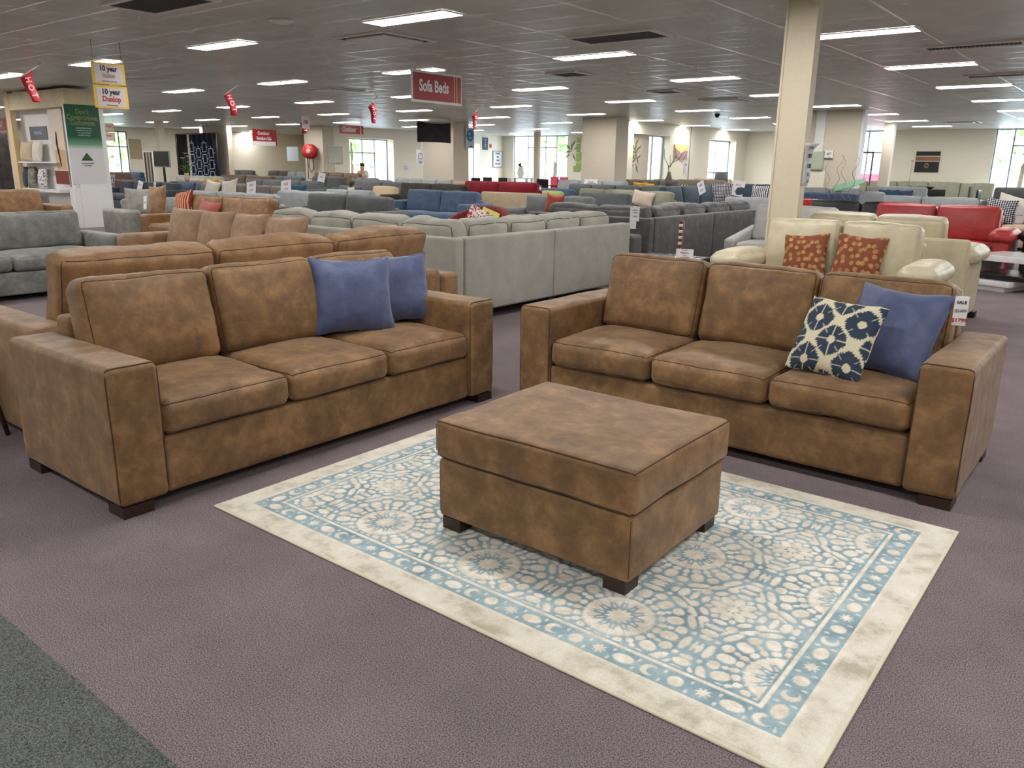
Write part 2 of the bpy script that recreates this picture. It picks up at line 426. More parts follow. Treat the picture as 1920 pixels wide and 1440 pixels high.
# behind and beside the camera; south and east are unseen, added to bound bounced light
wall('wall_south_unseen', -38.2, XE, -7.15, -7.0); wall('wall_east_unseen', XE, XE+.15, -7, 34.5)
wall('wall_west', -38.35, -38.2, -7, 17.7)
wall('wall_west', -38.35, -38.2, 19.3, 29.5)
wall('wall_west', -38.35, -38.2, 17.7, 19.3, 2.75, CEIL); wall('wall_west', -38.35, -38.2, 17.7, 19.3, 0, .3)
# slanting wall of the far left room
dv = Vector((-38.2+30.4, 29.5-23.5, 0)); n_ = Vector((-dv.y, dv.x, 0)).normalized()*-.12
poly('wall_far_left', [(-30.4, 23.5), (-38.2, 29.5), (-38.2+n_.x, 29.5+n_.y), (-30.4+n_.x, 23.5+n_.y)], 0, CEIL, M_wall)
poly('wall_far_left', [(-28.9, 22.5), (-30.4, 23.5), (-30.4, 23.65), (-28.9, 22.65)], 0, CEIL, M_wall)
# window wall at X = -27.8 (deep reveals)
W1 = -27.8; OP = [(23.75, 26.35), (30.5, 32.4)]
def reveal_wall(name, X, y0, y1, ops, depth, top=2.52, sill=0.0):
    y = y0
    for a, b in ops:
        wall(name, X-depth, X, y, a); wall(name, X-depth, X, a, b, top, CEIL)
        y = b
    wall(name, X-depth, X, y, y1)
reveal_wall('wall_left', W1, 22.91, 34.5, OP, .52)
wall('wall_back', -27.8, -27.1, 34.3, 34.45)
wall('wall_back', -23.65, -20.8, 34.3, 34.45)
# inner wall with two openings at X = -14.3 and an invented open-sky gap behind it to brighten the panes
W2 = -14.3; OP2 = [(24.65, 27.25), (30.6, 33.15)]
reveal_wall('wall_middle', W2, 23.11, 34.3, OP2, .4, 2.55)
wall('wall_middle', -14.69, -14.5, 24.66, 26.1, mat=M_wallp)
poly('wall_sky_gap', [(-15.35, 25.6), (-20.8, 34.4), (-20.92, 34.33), (-15.47, 25.5)], 0, CEIL, M_wall)  # unseen wall, invented so the panes look out on bright sky
wall('wall_back', -14.3, -9.75, 34.3, 34.45); wall('wall_back', -8.75, -5.0, 34.3, 34.45)
wall('wall_divider', -8.15, -6.31, 22.4, 22.6, mat=M_wallp)
MB().box(-6.31, -6.25, 22.37, 22.63, 0, CEIL).build('trim_1', M_white, smooth=False)['kind'] = 'structure'
# pillars
def pillar(x0, x1, y0, y1, mat=None): return struct(boxobj('wall_pillar', x0, x1, y0, y1, 0, CEIL, mat or M_wall))
pillar(-14.85, -13.6, 22.35, 23.1, M_wallp)
pillar(-22.0, -20.45, 22.35, 23.2, M_wallp); pillar(-22.3, -22.0, 22.5, 23.1)
pillar(-29.0, -27.78, 22.3, 22.9, M_wallp)
pillar(-35.2, -34.4, 21.2, 22.0, M_wallp); 
pillar(-7.35, -7.05, 28.6, 28.9, M_wallp)
p = aty(1005, 262, 31.0); pillar(p.x-.12, p.x+.12, 31.0, 31.2, M_wallp)
p = aty(299, 300, 17.0); pillar(p.x-.14, p.x+.14, 17.0, 17.25)
# baseboards on the nearest walls
for (x0, x1, y0, y1) in ((-14.3, -14.28, 23.1, 34.3), (-8.15, -6.31, 22.38, 22.4)):
    o = boxobj('baseboard_back', x0, x1, y0, y1, 0, .1, M_white); o['kind'] = 'structure'

# ------------------------------------------------------------------ windows
WN = [0]
def window(x0, x1, y0, y1, z0, z1, vert, hor, fmat=None, doorish=False, t=.05):
    """framed glazing in a vertical plane; vert/hor are the mullion fractions"""
    WN[0] += 1
    e = bpy.data.objects.new('window_%d' % WN[0], None); COL.objects.link(e); e['kind'] = 'structure'
    alongx = abs(x1-x0) > abs(y1-y0); L = (x1-x0) if alongx else (y1-y0)
    mb = MB()
    def bar(a, b, c, d):
        if alongx: mb.box(x0+a, x0+b, y0-t/2, y0+t/2, c, d)
        else: mb.box(x0-t/2, x0+t/2, y0+a, y0+b, c, d)
    bar(0, t, z0, z1); bar(L-t, L, z0, z1); bar(t, L-t, z0, z0+t); bar(t, L-t, z1-t, z1)
    for f in vert: bar(L*f-t/2, L*f+t/2, z0+t, z1-t)
    for (f, a, b) in hor: bar(max(L*a, t), min(L*b, L-t), z0+(z1-z0)*f-t/2, z0+(z1-z0)*f+t/2)
    mb.build('window_frame', fmat or M_alu, e, smooth=False)
    g = MB()
    if alongx: g.box(x0+t, x1-t, y0-.004, y0+.004, z0+t, z1-t)
    else: g.box(x0-.004, x0+.004, y0+t, y1-t, z0+t, z1-t)
    g.build('window_pane', glassmat(), e, smooth=False)
    return e
M_framelight = plain('pale_window_frame', rgb(150, 160, 172), .5)
window(W1-.45, W1-.45, 23.75, 26.35, 0, 2.52, [.10, .42, .70], [(.76, .10, .70)])
window(W1-.45, W1-.45, 30.5, 32.4, 0, 2.52, [.45], [(.8, 0, .45)])
window(-27.1, -23.65, 34.38, 34.38, 0, CEIL, [.27, .60, .80], [(.80, .27, .80)], None)
window(-14.58, -14.58, 26.11, 27.25, 0, 2.55, [.3], [])
window(-14.62, -14.62, 30.6, 33.15, 0, 2.55, [.5], [(.5, 0, 1)])
window(-9.75, -8.75, 34.38, 34.38, 0, CEIL, [.4], [(.72, 0, 1)])
window(-5.0, XE, 34.38, 34.38, 0, CEIL, [.045, .16, .3, .45, .6, .75, .9], [(.8, .045, .3)])
window(-38.27, -38.27, 17.7, 19.3, .3, 2.75, [.3, .75], [(.72, 0, 1)], plain('slate_frame', rgb(86, 96, 102), .5))

# outside: ground, hedge trees and a red hoarding seen through the glass
tag(boxobj('car_park_ground', -80, 30, -10, 90, -.3, -.12, plain('asphalt', rgb(170, 170, 172), .9)), 'pale car park ground outside the windows', 'car park')
M_leaf = fabric('tree_leaves', rgb(168, 196, 138), .3, 3, 20)
M_bark = plain('bark', rgb(90, 76, 60), .9)
def tree(x, y, h, r, label, seed):
    t = thing('tree', label, 'tree', (x, y, -.12), 0, 'trees outside the windows')
    MB().tube([(0, 0, 0), (.05, .03, h*.4), (-.04, .05, h*.75)], .12, 7, taper=[1, .8, .4]).build('trunk', M_bark, t)
    rnd = random.Random(seed); mb = MB()
    for k in range(60):
        a = rnd.uniform(0, 6.28); q = rnd.random()**.5*r; zz = h*.75+rnd.uniform(-r*.7, r*.9)
        q *= max(.3, 1-((zz-h*.75)/r)**2*.6); s = rnd.uniform(.22, .42)*r*.6
        c = Vector((math.cos(a)*q, math.sin(a)*q, zz))
        vs = []; 
        for i in range(5):
            for j in range(6):
                th = math.pi*(i+.5)/5; ph = 2*math.pi*j/6+i
                d = Vector((math.sin(th)*math.cos(ph), math.sin(th)*math.sin(ph), math.cos(th)))
                vs.append(c+d*s*(1+.5*noise.noise(d*3+c)))
        fs = [(i*6+j, i*6+(j+1) % 6, (i+1)*6+(j+1) % 6, (i+1)*6+j) for i in range(4) for j in range(6)]
        mb.add(vs, fs)
    mb.build('foliage', M_leaf, t, smooth=False)
for k, (x, y, h, r, lb) in enumerate([(-29.5, 43, 4.2, 2.0, 'green tree outside the glass doors left of the bamboo wall'), (-33.5, 47, 4.8, 2.2, 'leafy tree further back outside the glass doors'),
        (-42, 36, 4.0, 1.9, 'green tree outside the window beside the hose reel pillar'), (-41, 41, 5, 2.4, 'taller tree outside the window beside the hose reel pillar'),
        (-5.4, 46, 4.6, 2.2, 'tree outside the glass at the far right edge'), (-42, 19.8, 3.2, 1.3, 'bright green shrub outside the leftmost window')]):
    tree(x, y, h, r, lb, k)
t = boxobj('red_hoarding', -12.8, -10.2, 40, 40.1, -.12, 1.3, plain('red_hoarding', rgb(216, 60, 84), .6)); tag(t, 'red hoarding standing outside the narrow far window', 'hoarding')

# ------------------------------------------------------------------ ceiling lights and vents
M_diff = emit('light_diffuser', (1, .965, .93, 1), PANEL)
M_lframe = plain('light_trim', rgb(225, 225, 222), .5)
lf = MB(); 
for a in ((-.62, .62, -.165, -.15), (-.62, .62, .15, .165), (-.62, -.605, -.15, .15), (.605, .62, -.15, .15)): lf.box(*a, -.014, 0)
ld = MB().add([(-.605, -.15, -.008), (.605, -.15, -.008), (.605, .15, -.008), (-.605, .15, -.008)], [(0, 3, 2, 1)])
LF = LD = None
ORD = ['first', 'second', 'third', 'fourth', 'fifth', 'sixth', 'seventh', 'eighth', 'ninth', 'tenth', 'eleventh', 'twelfth', 'thirteenth', 'fourteenth', 'fifteenth']
rows = {}
for j in range(-4, 8):
    for i in range(-9, 5):
        x = -6.617+3.606*i; y = 6.584+3.595*j
        if not (-37.5 < x < XE-.7 and y > -6.8 and y < 33.9): continue
        if x < -28 and y > 21.9 and y > 22.9+(-30.4-x)*6/7.8: continue
        if x < -14.3 and y > 25 and x > -y/1.65-.9: continue
        if (x-0)**2+(y-0)**2 > 60**2: continue
        rows.setdefault(j, []).append((x, y))
for k_, (px_, py_) in enumerate(((436, 249), (468, 248))): q_ = atz(px_, py_, CEIL); rows.setdefault(7, []).append((q_.x, q_.y))
for j in sorted(rows):
    rr = sorted(rows[j], reverse=True)
    for k, (x, y) in enumerate(rr):
        t = thing('ceiling_light', 'long recessed ceiling light, %s from the right in the %s row' % (ORD[k], ORD[j+4]), 'ceiling light', (x, y, CEIL-.002), 0, 'recessed ceiling lights')
        if LF is None: LF = lf.build('light_frame', M_lframe, t, smooth=False); LD = ld.build('diffuser', M_diff, t, smooth=False)
        else:
            for s_ in (LF, LD): c = s_.copy(); COL.objects.link(c); c.parent = t
M_dark = plain('vent_dark', rgb(44, 44, 44), .8)
def vent(p, wx, wy, label, kind):
    t = thing('ceiling_vent', label, 'air vent', (p.x, p.y, CEIL-.002), 0, 'ceiling air vents')
    b = MB()
    for a in ((-wx/2, wx/2, -wy/2, -wy/2+.05), (-wx/2, wx/2, wy/2-.05, wy/2), (-wx/2, -wx/2+.05, -wy/2+.05, wy/2-.05), (wx/2-.05, wx/2, -wy/2+.05, wy/2-.05)): b.box(*a, -.02, 0)
    b.build('vent_frame', M_lframe, t, smooth=False)
    boxobj('vent_backing', -wx/2+.05, wx/2-.05, -wy/2+.05, wy/2-.05, -.004, -.001, M_dark, t)
    s_ = MB()
    if kind == 'cassette':
        s_.rbox(-wx/2+.13, wx/2-.13, -wy/2+.13, wy/2-.13, -.035, -.006, .012, 2)
    else:
        n = int((wx-.1)/.045)
        for k in range(n): s_.box(-wx/2+.06+k*.045, -wx/2+.066+k*.045, -wy/2+.05, wy/2-.05, -.016, -.005)
    s_.build('grille' if kind != 'cassette' else 'intake_panel', M_lframe if kind == 'cassette' else plain('grey_grille', rgb(96, 98, 98), .6), t, smooth=False)
vent(atz(722, 73, CEIL), .95, .95, 'square air-conditioning cassette behind the nearest middle ceiling light', 'cassette')
vent(atz(1160, 68, CEIL), 1.2, .6, 'large dark grille panel in ceiling right of the cassette', 'grille')
vent(atz(1825, 84, CEIL), 1.15, .35, 'slotted ceiling vent at upper right beyond the column', 'grille')
vent(atz(1885, 139, CEIL), 1.15, .35, 'slotted ceiling vent at right edge behind another vent', 'grille')
vent(atz(1068, 138, CEIL), .6, .6, 'small square dark ceiling vent left of middle', 'grille')
vent(atz(1250, 171, CEIL), .6, .6, 'small square ceiling vent under the long middle light', 'grille')
vent(atz(1362, 187, CEIL), .95, .95, 'square cassette with open flap just left of the column', 'cassette')
vent(atz(300, 3, CEIL), 1.2, .6, 'long grille at the top left edge of the ceiling', 'grille')
vent(atz(1805, 229, CEIL), .95, .95, 'square cassette in front of the far right wall', 'cassette')
vent(atz(625, 168, CEIL), .95, .95, 'square cassette left of the red sofa sign', 'cassette')
t = thing('smoke_detector', 'round white smoke detector on the ceiling at left', 'smoke detector', tuple(atz(527, 38, CEIL)))
MB().lathe([(.14, 0), (.14, -.015), (.1, -.03), (0.02, -.034)], 20).build('detector_body', M_lframe, t)
t = thing('security_camera', 'small black dome camera on ceiling near the back wall', 'camera', tuple(atz(1345, 214, CEIL)))
MB().lathe([(.07, 0), (.07, -.03), (.05, -.08), (.01, -.1)], 14).build('dome', M_blackleg, t)

# ------------------------------------------------------------------ sofas
INFO = {}
FW = {'-Y': Vector((0, -1, 0)), '+Y': Vector((0, 1, 0)), '+X': Vector((1, 0, 0)), '-X': Vector((-1, 0, 0))}
def arm_mesh(aw, D, z0, z1, r, seg, side, dens, style, seed, hero):
    mb = MB()
    if style in ('box', 'low'):
        b = {'z+': .006, 'x+': .004, 'x-': .004} if hero else {}
        v, f, m = cushion_geo(aw, D, z1-z0, r, seg, dens, b, .004 if hero else 0, seed)
        T = Matrix.Translation((0, 0, (z0+z1)/2)); mb.add(v, f, 0, T)
        if hero:
            hx, hz = aw/2, (z1-z0)/2; loop = []
            for (a, b_) in ((-hx, -hz), (-hx, hz), (hx, hz), (hx, -hz)): loop.append((a, b_))
            P = []
            for i in range(3):
                p, q = loop[i], loop[i+1]
                for t in range(14): P.append(m((p[0]+(q[0]-p[0])*t/14, -D/2+r*.35, p[1]+(q[1]-p[1])*t/14), lift=.0012))
            mb.tube(P, .0028, 5, 1, T)
    elif style == 'pad':        # recliner arm: slab with a fat overstuffed pad
        mb.rbox(-aw/2+.03, aw/2-.03, -D/2+.03, D/2, z0, z1-.1, .04, 3)
        mb.rbox(-aw/2-.02, aw/2+.02, -D/2-.02, D/2-.2, z1-.17, z1, .08, 5, bulge={'z+': .03, 'x+': .02, 'x-': .02, 'y-': .03}, nz=.012, seed=seed, dens=1.4)
    elif style == 'round':
        mb.rbox(-aw/2, aw/2, -D/2, D/2, z0, z1, min(aw*.48, .12), 5, bulge={'z+': .02})
    elif style == 'slope':
        mb.rbox(-aw/2, aw/2, -D/2, D/2, z0, z1, r, seg)
        for i, v in enumerate(mb.v):
            if v.z > (z0+z1)/2: v.z -= (.5-(v.y/D))*.16
    return mb
def make_sofa(name, label, cat, cx, cy, face, L, D=.92, H=.88, armz=.62, aw=.2, seatz=.45, n=3, mat=None, style='box', legs=None,
              seg=2, dens=.5, back='box', pipe=None, group=None, seed=1, legh=.06, frameh=None, arms=(1, 1), nb=None, r=.035, basez=None, tilt=11, nzs=.008, extra_rot=0, seat_t=.15):
    rz = {'-Y': 0, '+X': math.pi/2, '+Y': math.pi, '-X': -math.pi/2}[face]+math.radians(extra_rot)
    t = thing(name, label, cat, (cx, cy, 0), rz, group); INFO[t.name] = (Vector((cx, cy, 0)), FW[face], D, H, seatz)
    hero = seg >= 5; legs = legs or M_wood; pm = pipe or (M_thread if mat in (M_suede, M_tan) else mat); rnd = random.Random(seed)
    frameh = frameh or (H-.2 if back != 'high' else H-.05); nb = nb or n
    xl = -L/2+(aw if arms[0] else 0); xr = L/2-(aw if arms[1] else 0)
    bz = basez or seatz-seat_t
    for s, on in ((-1, arms[0]), (1, arms[1])):
        if on:
            mb = arm_mesh(aw, D, legh, armz, r, seg, s, max(dens, .5), style, seed+s, hero)
            for v in mb.v: v.x += s*(L/2-aw/2)
            mb.build('arm', [mat, pm], t)
    # plinth under the seats
    mb = MB(); mb.rbox(xl, xr, -D/2+.022, D/2-.1, legh, bz-.004, min(.022, r), max(2, seg-2), dens=dens, nz=.002 if hero else 0, seed=seed)
    mb.build('base', [mat], t)
    bt = .14
    mb = MB(); mb.rbox(xl, xr, D/2-bt, D/2, legh, frameh, min(r, .05), max(2, seg-1), dens=dens, bulge={'y+': .01})
    if seg >= 3:
        for k in range(1, 2): 
            mb.tube([(xl+(xr-xl)*k/2, D/2+.011, legh+.05), (xl+(xr-xl)*k/2, D/2+.011, frameh-.03)], .003, 4, 1)
    mb.build('back_frame', [mat, pm], t)
    bx = (xr-xl)/n; sd = D-bt-.08
    for k in range(n):
        c = cushion(bx-.006, sd, seat_t+.01, min(.05, seat_t*.42), seg, dens*1.4, {'z+': .03, 'y-': .016}, nzs if seg > 2 else 0, seed*10+k, ['z+', 'z-'] if seg >= 3 else None, .0024)
        M = Matrix.Translation((xl+bx*(k+.5), -D/2+.006+sd/2, bz+(seat_t+.01)/2)); 
        for i, v in enumerate(c.v): c.v[i] = M @ v
        c.build('seat_cushion', [mat, pm], t)
    bx = (xr-xl)/nb
    if back in ('box', 'high'):
        th = .2; hh = H-seatz+.0
        for k in range(nb):
            c = cushion(bx-.008, th, hh, .055 if seg > 2 else .06, seg, dens*1.4, {'y-': .05, 'z+': .012, 'y+': .02}, nzs*1.3 if seg > 2 else .006, seed*10+5+k, ['y-', 'y+'] if seg >= 2 else None, .0026 if seg > 2 else .005)
            M = TRS((xl+bx*(k+.5), D/2-bt-.085-hh*math.sin(math.radians(tilt))/2+.02, seatz+hh/2-.012), math.radians(-tilt)+rnd.uniform(-.02, .02), rnd.uniform(-.008, .008), rnd.uniform(-.02, .02))
            for i, v in enumerate(c.v): c.v[i] = M @ v
            c.build('back_cushion', [mat, pm], t)
    elif back == 'scatter':
        for k in range(nb):
            M = TRS((xl+bx*(k+.5), D/2-bt-.1, seatz+(H-seatz)/2), math.radians(-16+rnd.uniform(-4, 4)), rnd.uniform(-.05, .05), rnd.uniform(-.12, .12))
            throw_mesh('back_cushion', bx*1.04, H-seatz+.06, .22, mat, t, M, seed*7+k, N=12 if seg > 2 else 8)
    if legh > .02:
        for sx in (-1, 1):
            for sy in (-1, 1):
                lx = sx*(L/2-.075); ly = sy*(D/2-.075); MB().box(lx-.065, lx+.065, ly-.065, ly+.065, 0, legh).build('leg', legs, t, smooth=False)
    return t
def throw_geo(w, h, t, seed=0, N=14, corner=.07, sag=0):
    V = []; F = []; UV = []; ofs = Vector((seed*3.7, seed*1.3, seed*5.1))
    for side in (1, -1):
        for i in range(N+1):
            for j in range(N+1):
                u = -math.cos(math.pi*i/N); v = -math.cos(math.pi*j/N)
                u = u*.6+.4*(2*i/N-1); v = v*.6+.4*(2*j/N-1)
                x = u*w/2*(1-corner*(1-v*v)**1.2); y = v*h/2*(1-corner*(1-u*u)**1.2)
                prof = ((1-abs(u)**2.6)*(1-abs(v)**2.6))**.55
                z = side*t/2*prof
                P = Vector((x*9, y*9, side*2))+ofs
                z += noise.noise(P)*.012*prof
                e = 1-prof
                x += noise.noise(P*1.7+Vector((9, 0, 0)))*.008*e; y += noise.noise(P*1.7+Vector((0, 9, 0)))*.008*e
                y -= sag*(1-u*u)*max(0, v)*h*.5
                V.append((x, y, z)); UV.append(((u+1)/2, (v+1)/2))
    n = (N+1)*(N+1)
    for s in (0, 1):
        for i in range(N):
            for j in range(N):
                a = s*n+i*(N+1)+j; q = (a, a+N+1, a+N+2, a+1); F.append(q if s == 0 else q[::-1])
    # close the rim
    rim = [i*(N+1) for i in range(N)]+[N*(N+1)+j for j in range(N)]+[i*(N+1)+N for i in range(N, 0, -1)]+[j for j in range(N, 0, -1)]
    for k in range(len(rim)):
        a, b = rim[k], rim[(k+1) % len(rim)]; F.append((a, a+n, b+n, b))
    return V, F, UV, [V[i] for i in rim]
def throw_mesh(name, w, h, t, mat, parent, M, seed=0, N=14, corner=.07, pipe=None, sag=0):
    V, F, UV, rim = throw_geo(w, h, t, seed, N, corner, sag)
    # cushion face looks along local -Y, up is Z
    B = M @ Matrix(((1, 0, 0, 0), (0, 0, -1, 0), (0, 1, 0, 0), (0, 0, 0, 1)))
    return mesh_obj(name, [B @ Vector(v) for v in V], F, mat, parent, True, UV)
def pillow(label, base, face_rz, w, h, t, mat, lean=18, roll=0, seed=0, N=16, corner=.07, group=None, name='cushion', cat='cushion', sag=.03):
    """throw cushion standing on its lower edge at base (x, y, z)"""
    # base is where its lower edge rests; the cushion leans back by `lean` degrees
    M = Matrix.Rotation(math.radians(-lean), 4, 'X') @ Matrix.Rotation(math.radians(roll), 4, 'Y')
    V, F, UV, rim = throw_geo(w, h, t, seed, N, corner, sag)
    B = M @ Matrix(((1, 0, 0, 0), (0, 0, -1, 0), (0, 1, 0, 0), (0, 0, 0, 1)))
    P = [B @ Vector(v) for v in V]; lo = min(p.z for p in P)
    ly = sum(p.y for p in P if p.z < lo+.03)/max(1, len([1 for p in P if p.z < lo+.03]))
    P = [p-Vector((0, ly, lo)) for p in P]
    o = mesh_obj(name, P, F, mat, None, True, UV); o.location = base; o.rotation_euler = (0, 0, face_rz)
    return tag(o, label, cat, group)

# --- the two hero sofas, the ottoman
HS = dict(D=.941, H=.915, armz=.64, aw=.216, seatz=.45, n=3, mat=M_suede, style='box', seg=5, dens=2.2, r=.028, legh=.05, seat_t=.145, tilt=12, frameh=.72)
make_sofa('sofa', 'brown suede three-seat sofa at left with two blue cushions', 'sofa', -3.11-.4705, 1.378+1.1935, '+X', 2.387, seed=3, **HS)
make_sofa('sofa', 'brown suede three-seat sofa at right with patterned and blue cushions', 'sofa', -.47-1.198, 3.705+.4705, '-Y', 2.396, seed=8, **HS)
ot = thing('ottoman', 'square brown suede ottoman standing on the blue and cream rug', 'ottoman', (-1.63, 2.53, .0125), math.radians(.3))
c = MB().rbox(-.44, .44, -.368, .368, .05, .298, .018, 4, dens=1.6, nz=.003, seed=4)
for a in ((-1, -1), (1, -1), (1, 1), (-1, 1)): c.tube([(a[0]*.4345, a[1]*.3625, .07), (a[0]*.4345, a[1]*.3625, .28)], .002, 5, 1)
c.build('base', [M_suede, M_thread], ot)
c = cushion(.905, .757, .16, .026, 5, 2.4, {'z+': .014, 'x+': .008, 'x-': .008, 'y+': .008, 'y-': .008}, .006, 12, ['z+', 'z-'], .003)
for i, v in enumerate(c.v): c.v[i] = v+Vector((0, 0, .302+.08))
for a in ((-1, -1), (1, -1), (1, 1), (-1, 1)): c.tube([(a[0]*.4445, a[1]*.3705, .33), (a[0]*.4445, a[1]*.3705, .44)], .0018, 5, 1)
c.build('cushion_top', [M_suede, M_thread], ot)
for sx in (-1, 1):
    for sy in (-1, 1): boxobj('leg', sx*.38-.045, sx*.38+.045, sy*.315-.045, sy*.315+.045, 0, .05, M_wood, ot)

# --- cushions on the hero sofas
pillow('blue suede cushion in front of the other on the left brown sofa', (-3.56, 3.04, .472), math.radians(66), .48, .44, .17, F_bluecush, 13, 1, 1, 22)
pillow('blue suede cushion leaning in the far corner of the left brown sofa', (-3.60, 3.40, .474), math.radians(62), .46, .42, .16, F_bluecush, 13, -2, 2, 22)
pillow('large blue suede cushion against the arm of the right brown sofa', (-.925, 4.07, .470), math.radians(-6), .45, .47, .17, F_bluecush, 32, 3, 3, 24, .09)
def ikat():
    m, n, b = newmat('ikat_print'); uv = node(n, 'ShaderNodeUVMap').outputs[0]
    at_ = node(n, 'ShaderNodeVertexColor'); at_.layer_name = 'print'
    n.links.new(at_.outputs[0], b.inputs['Base Color']); b.inputs['Roughness'].default_value = .9
    f = noise_tex(n, coords(n), 300, 2); bump(n, b, f.outputs[0], .3, .002); return m
def ikat_cushion():
    o = pillow('cream cushion with dark blue ikat diamonds on the right brown sofa', (-1.13, 3.88, .470), math.radians(-8), .38, .40, .14, ikat(), 32, 2, 5, 96, .05)
    me = o.data; ca = me.color_attributes.new('print', 'FLOAT_COLOR', 'POINT'); uvl = me.uv_layers[0].data
    uv = [None]*len(me.vertices)
    for lp in me.loops: uv[lp.vertex_index] = uvl[lp.index].uv
    cream = rgb(212, 204, 176); navy = rgb(44, 58, 78); cols = []
    rnd = random.Random(4)
    for i, v in enumerate(me.vertices):
        u, w_ = uv[i]; x = u*1.75+.05; y = w_*1.75+.30
        best = cream
        for (ox, oy) in ((0, 0), (.5, .5)):
            gx = (x-ox) % 1.0-.5; gy = (y-oy) % 1.0-.5
            d = (abs(gx)**1.5+abs(gy)**1.5)**(1/1.5)
            ang = math.atan2(gy, gx)
            jag = .035*(2*abs(((ang*17/math.pi) % 1)-.5)-.5)+.012*math.sin(ang*9+ox*7)
            slit = (abs(gx) < .008 and abs(gy) > .1) or (abs(gy) < .007 and abs(gx) > .12) or (abs(abs(gx)-abs(gy)) < .010 and d > .22)
            if .10 < d+jag*.3 and d < .36+jag and not slit: best = navy
        if i >= len(me.vertices)//2: best = cream
        cols += best
    ca.data.foreach_set('color', cols)
ikat_cushion()
# swing tag on the right sofa
q = aty(1801, 583, 4.22)
tg = thing('price_tag', 'white swing tag hanging at the back of the blue cushion', 'price tag', tuple(q), math.radians(20))
MB().rbox(-.030, .030, -.002, .002, -.07, .07, .0019, 2).build('card', M_paper, tg)
for k, (s, z, m) in enumerate((('SALE', .04, M_ink), ('$2499', .0, M_inkgrey), ('$1799', -.045, M_redink))): text_obj(s, .02 if k < 2 else .026, m, tg, TRS((0, -.003, z), math.pi/2), bold=.02)
MB().tube([(0, 0, .069), (.0, .02, .09), (-.02, .10, .11)], .0012, 4).build('string', M_paper, tg)

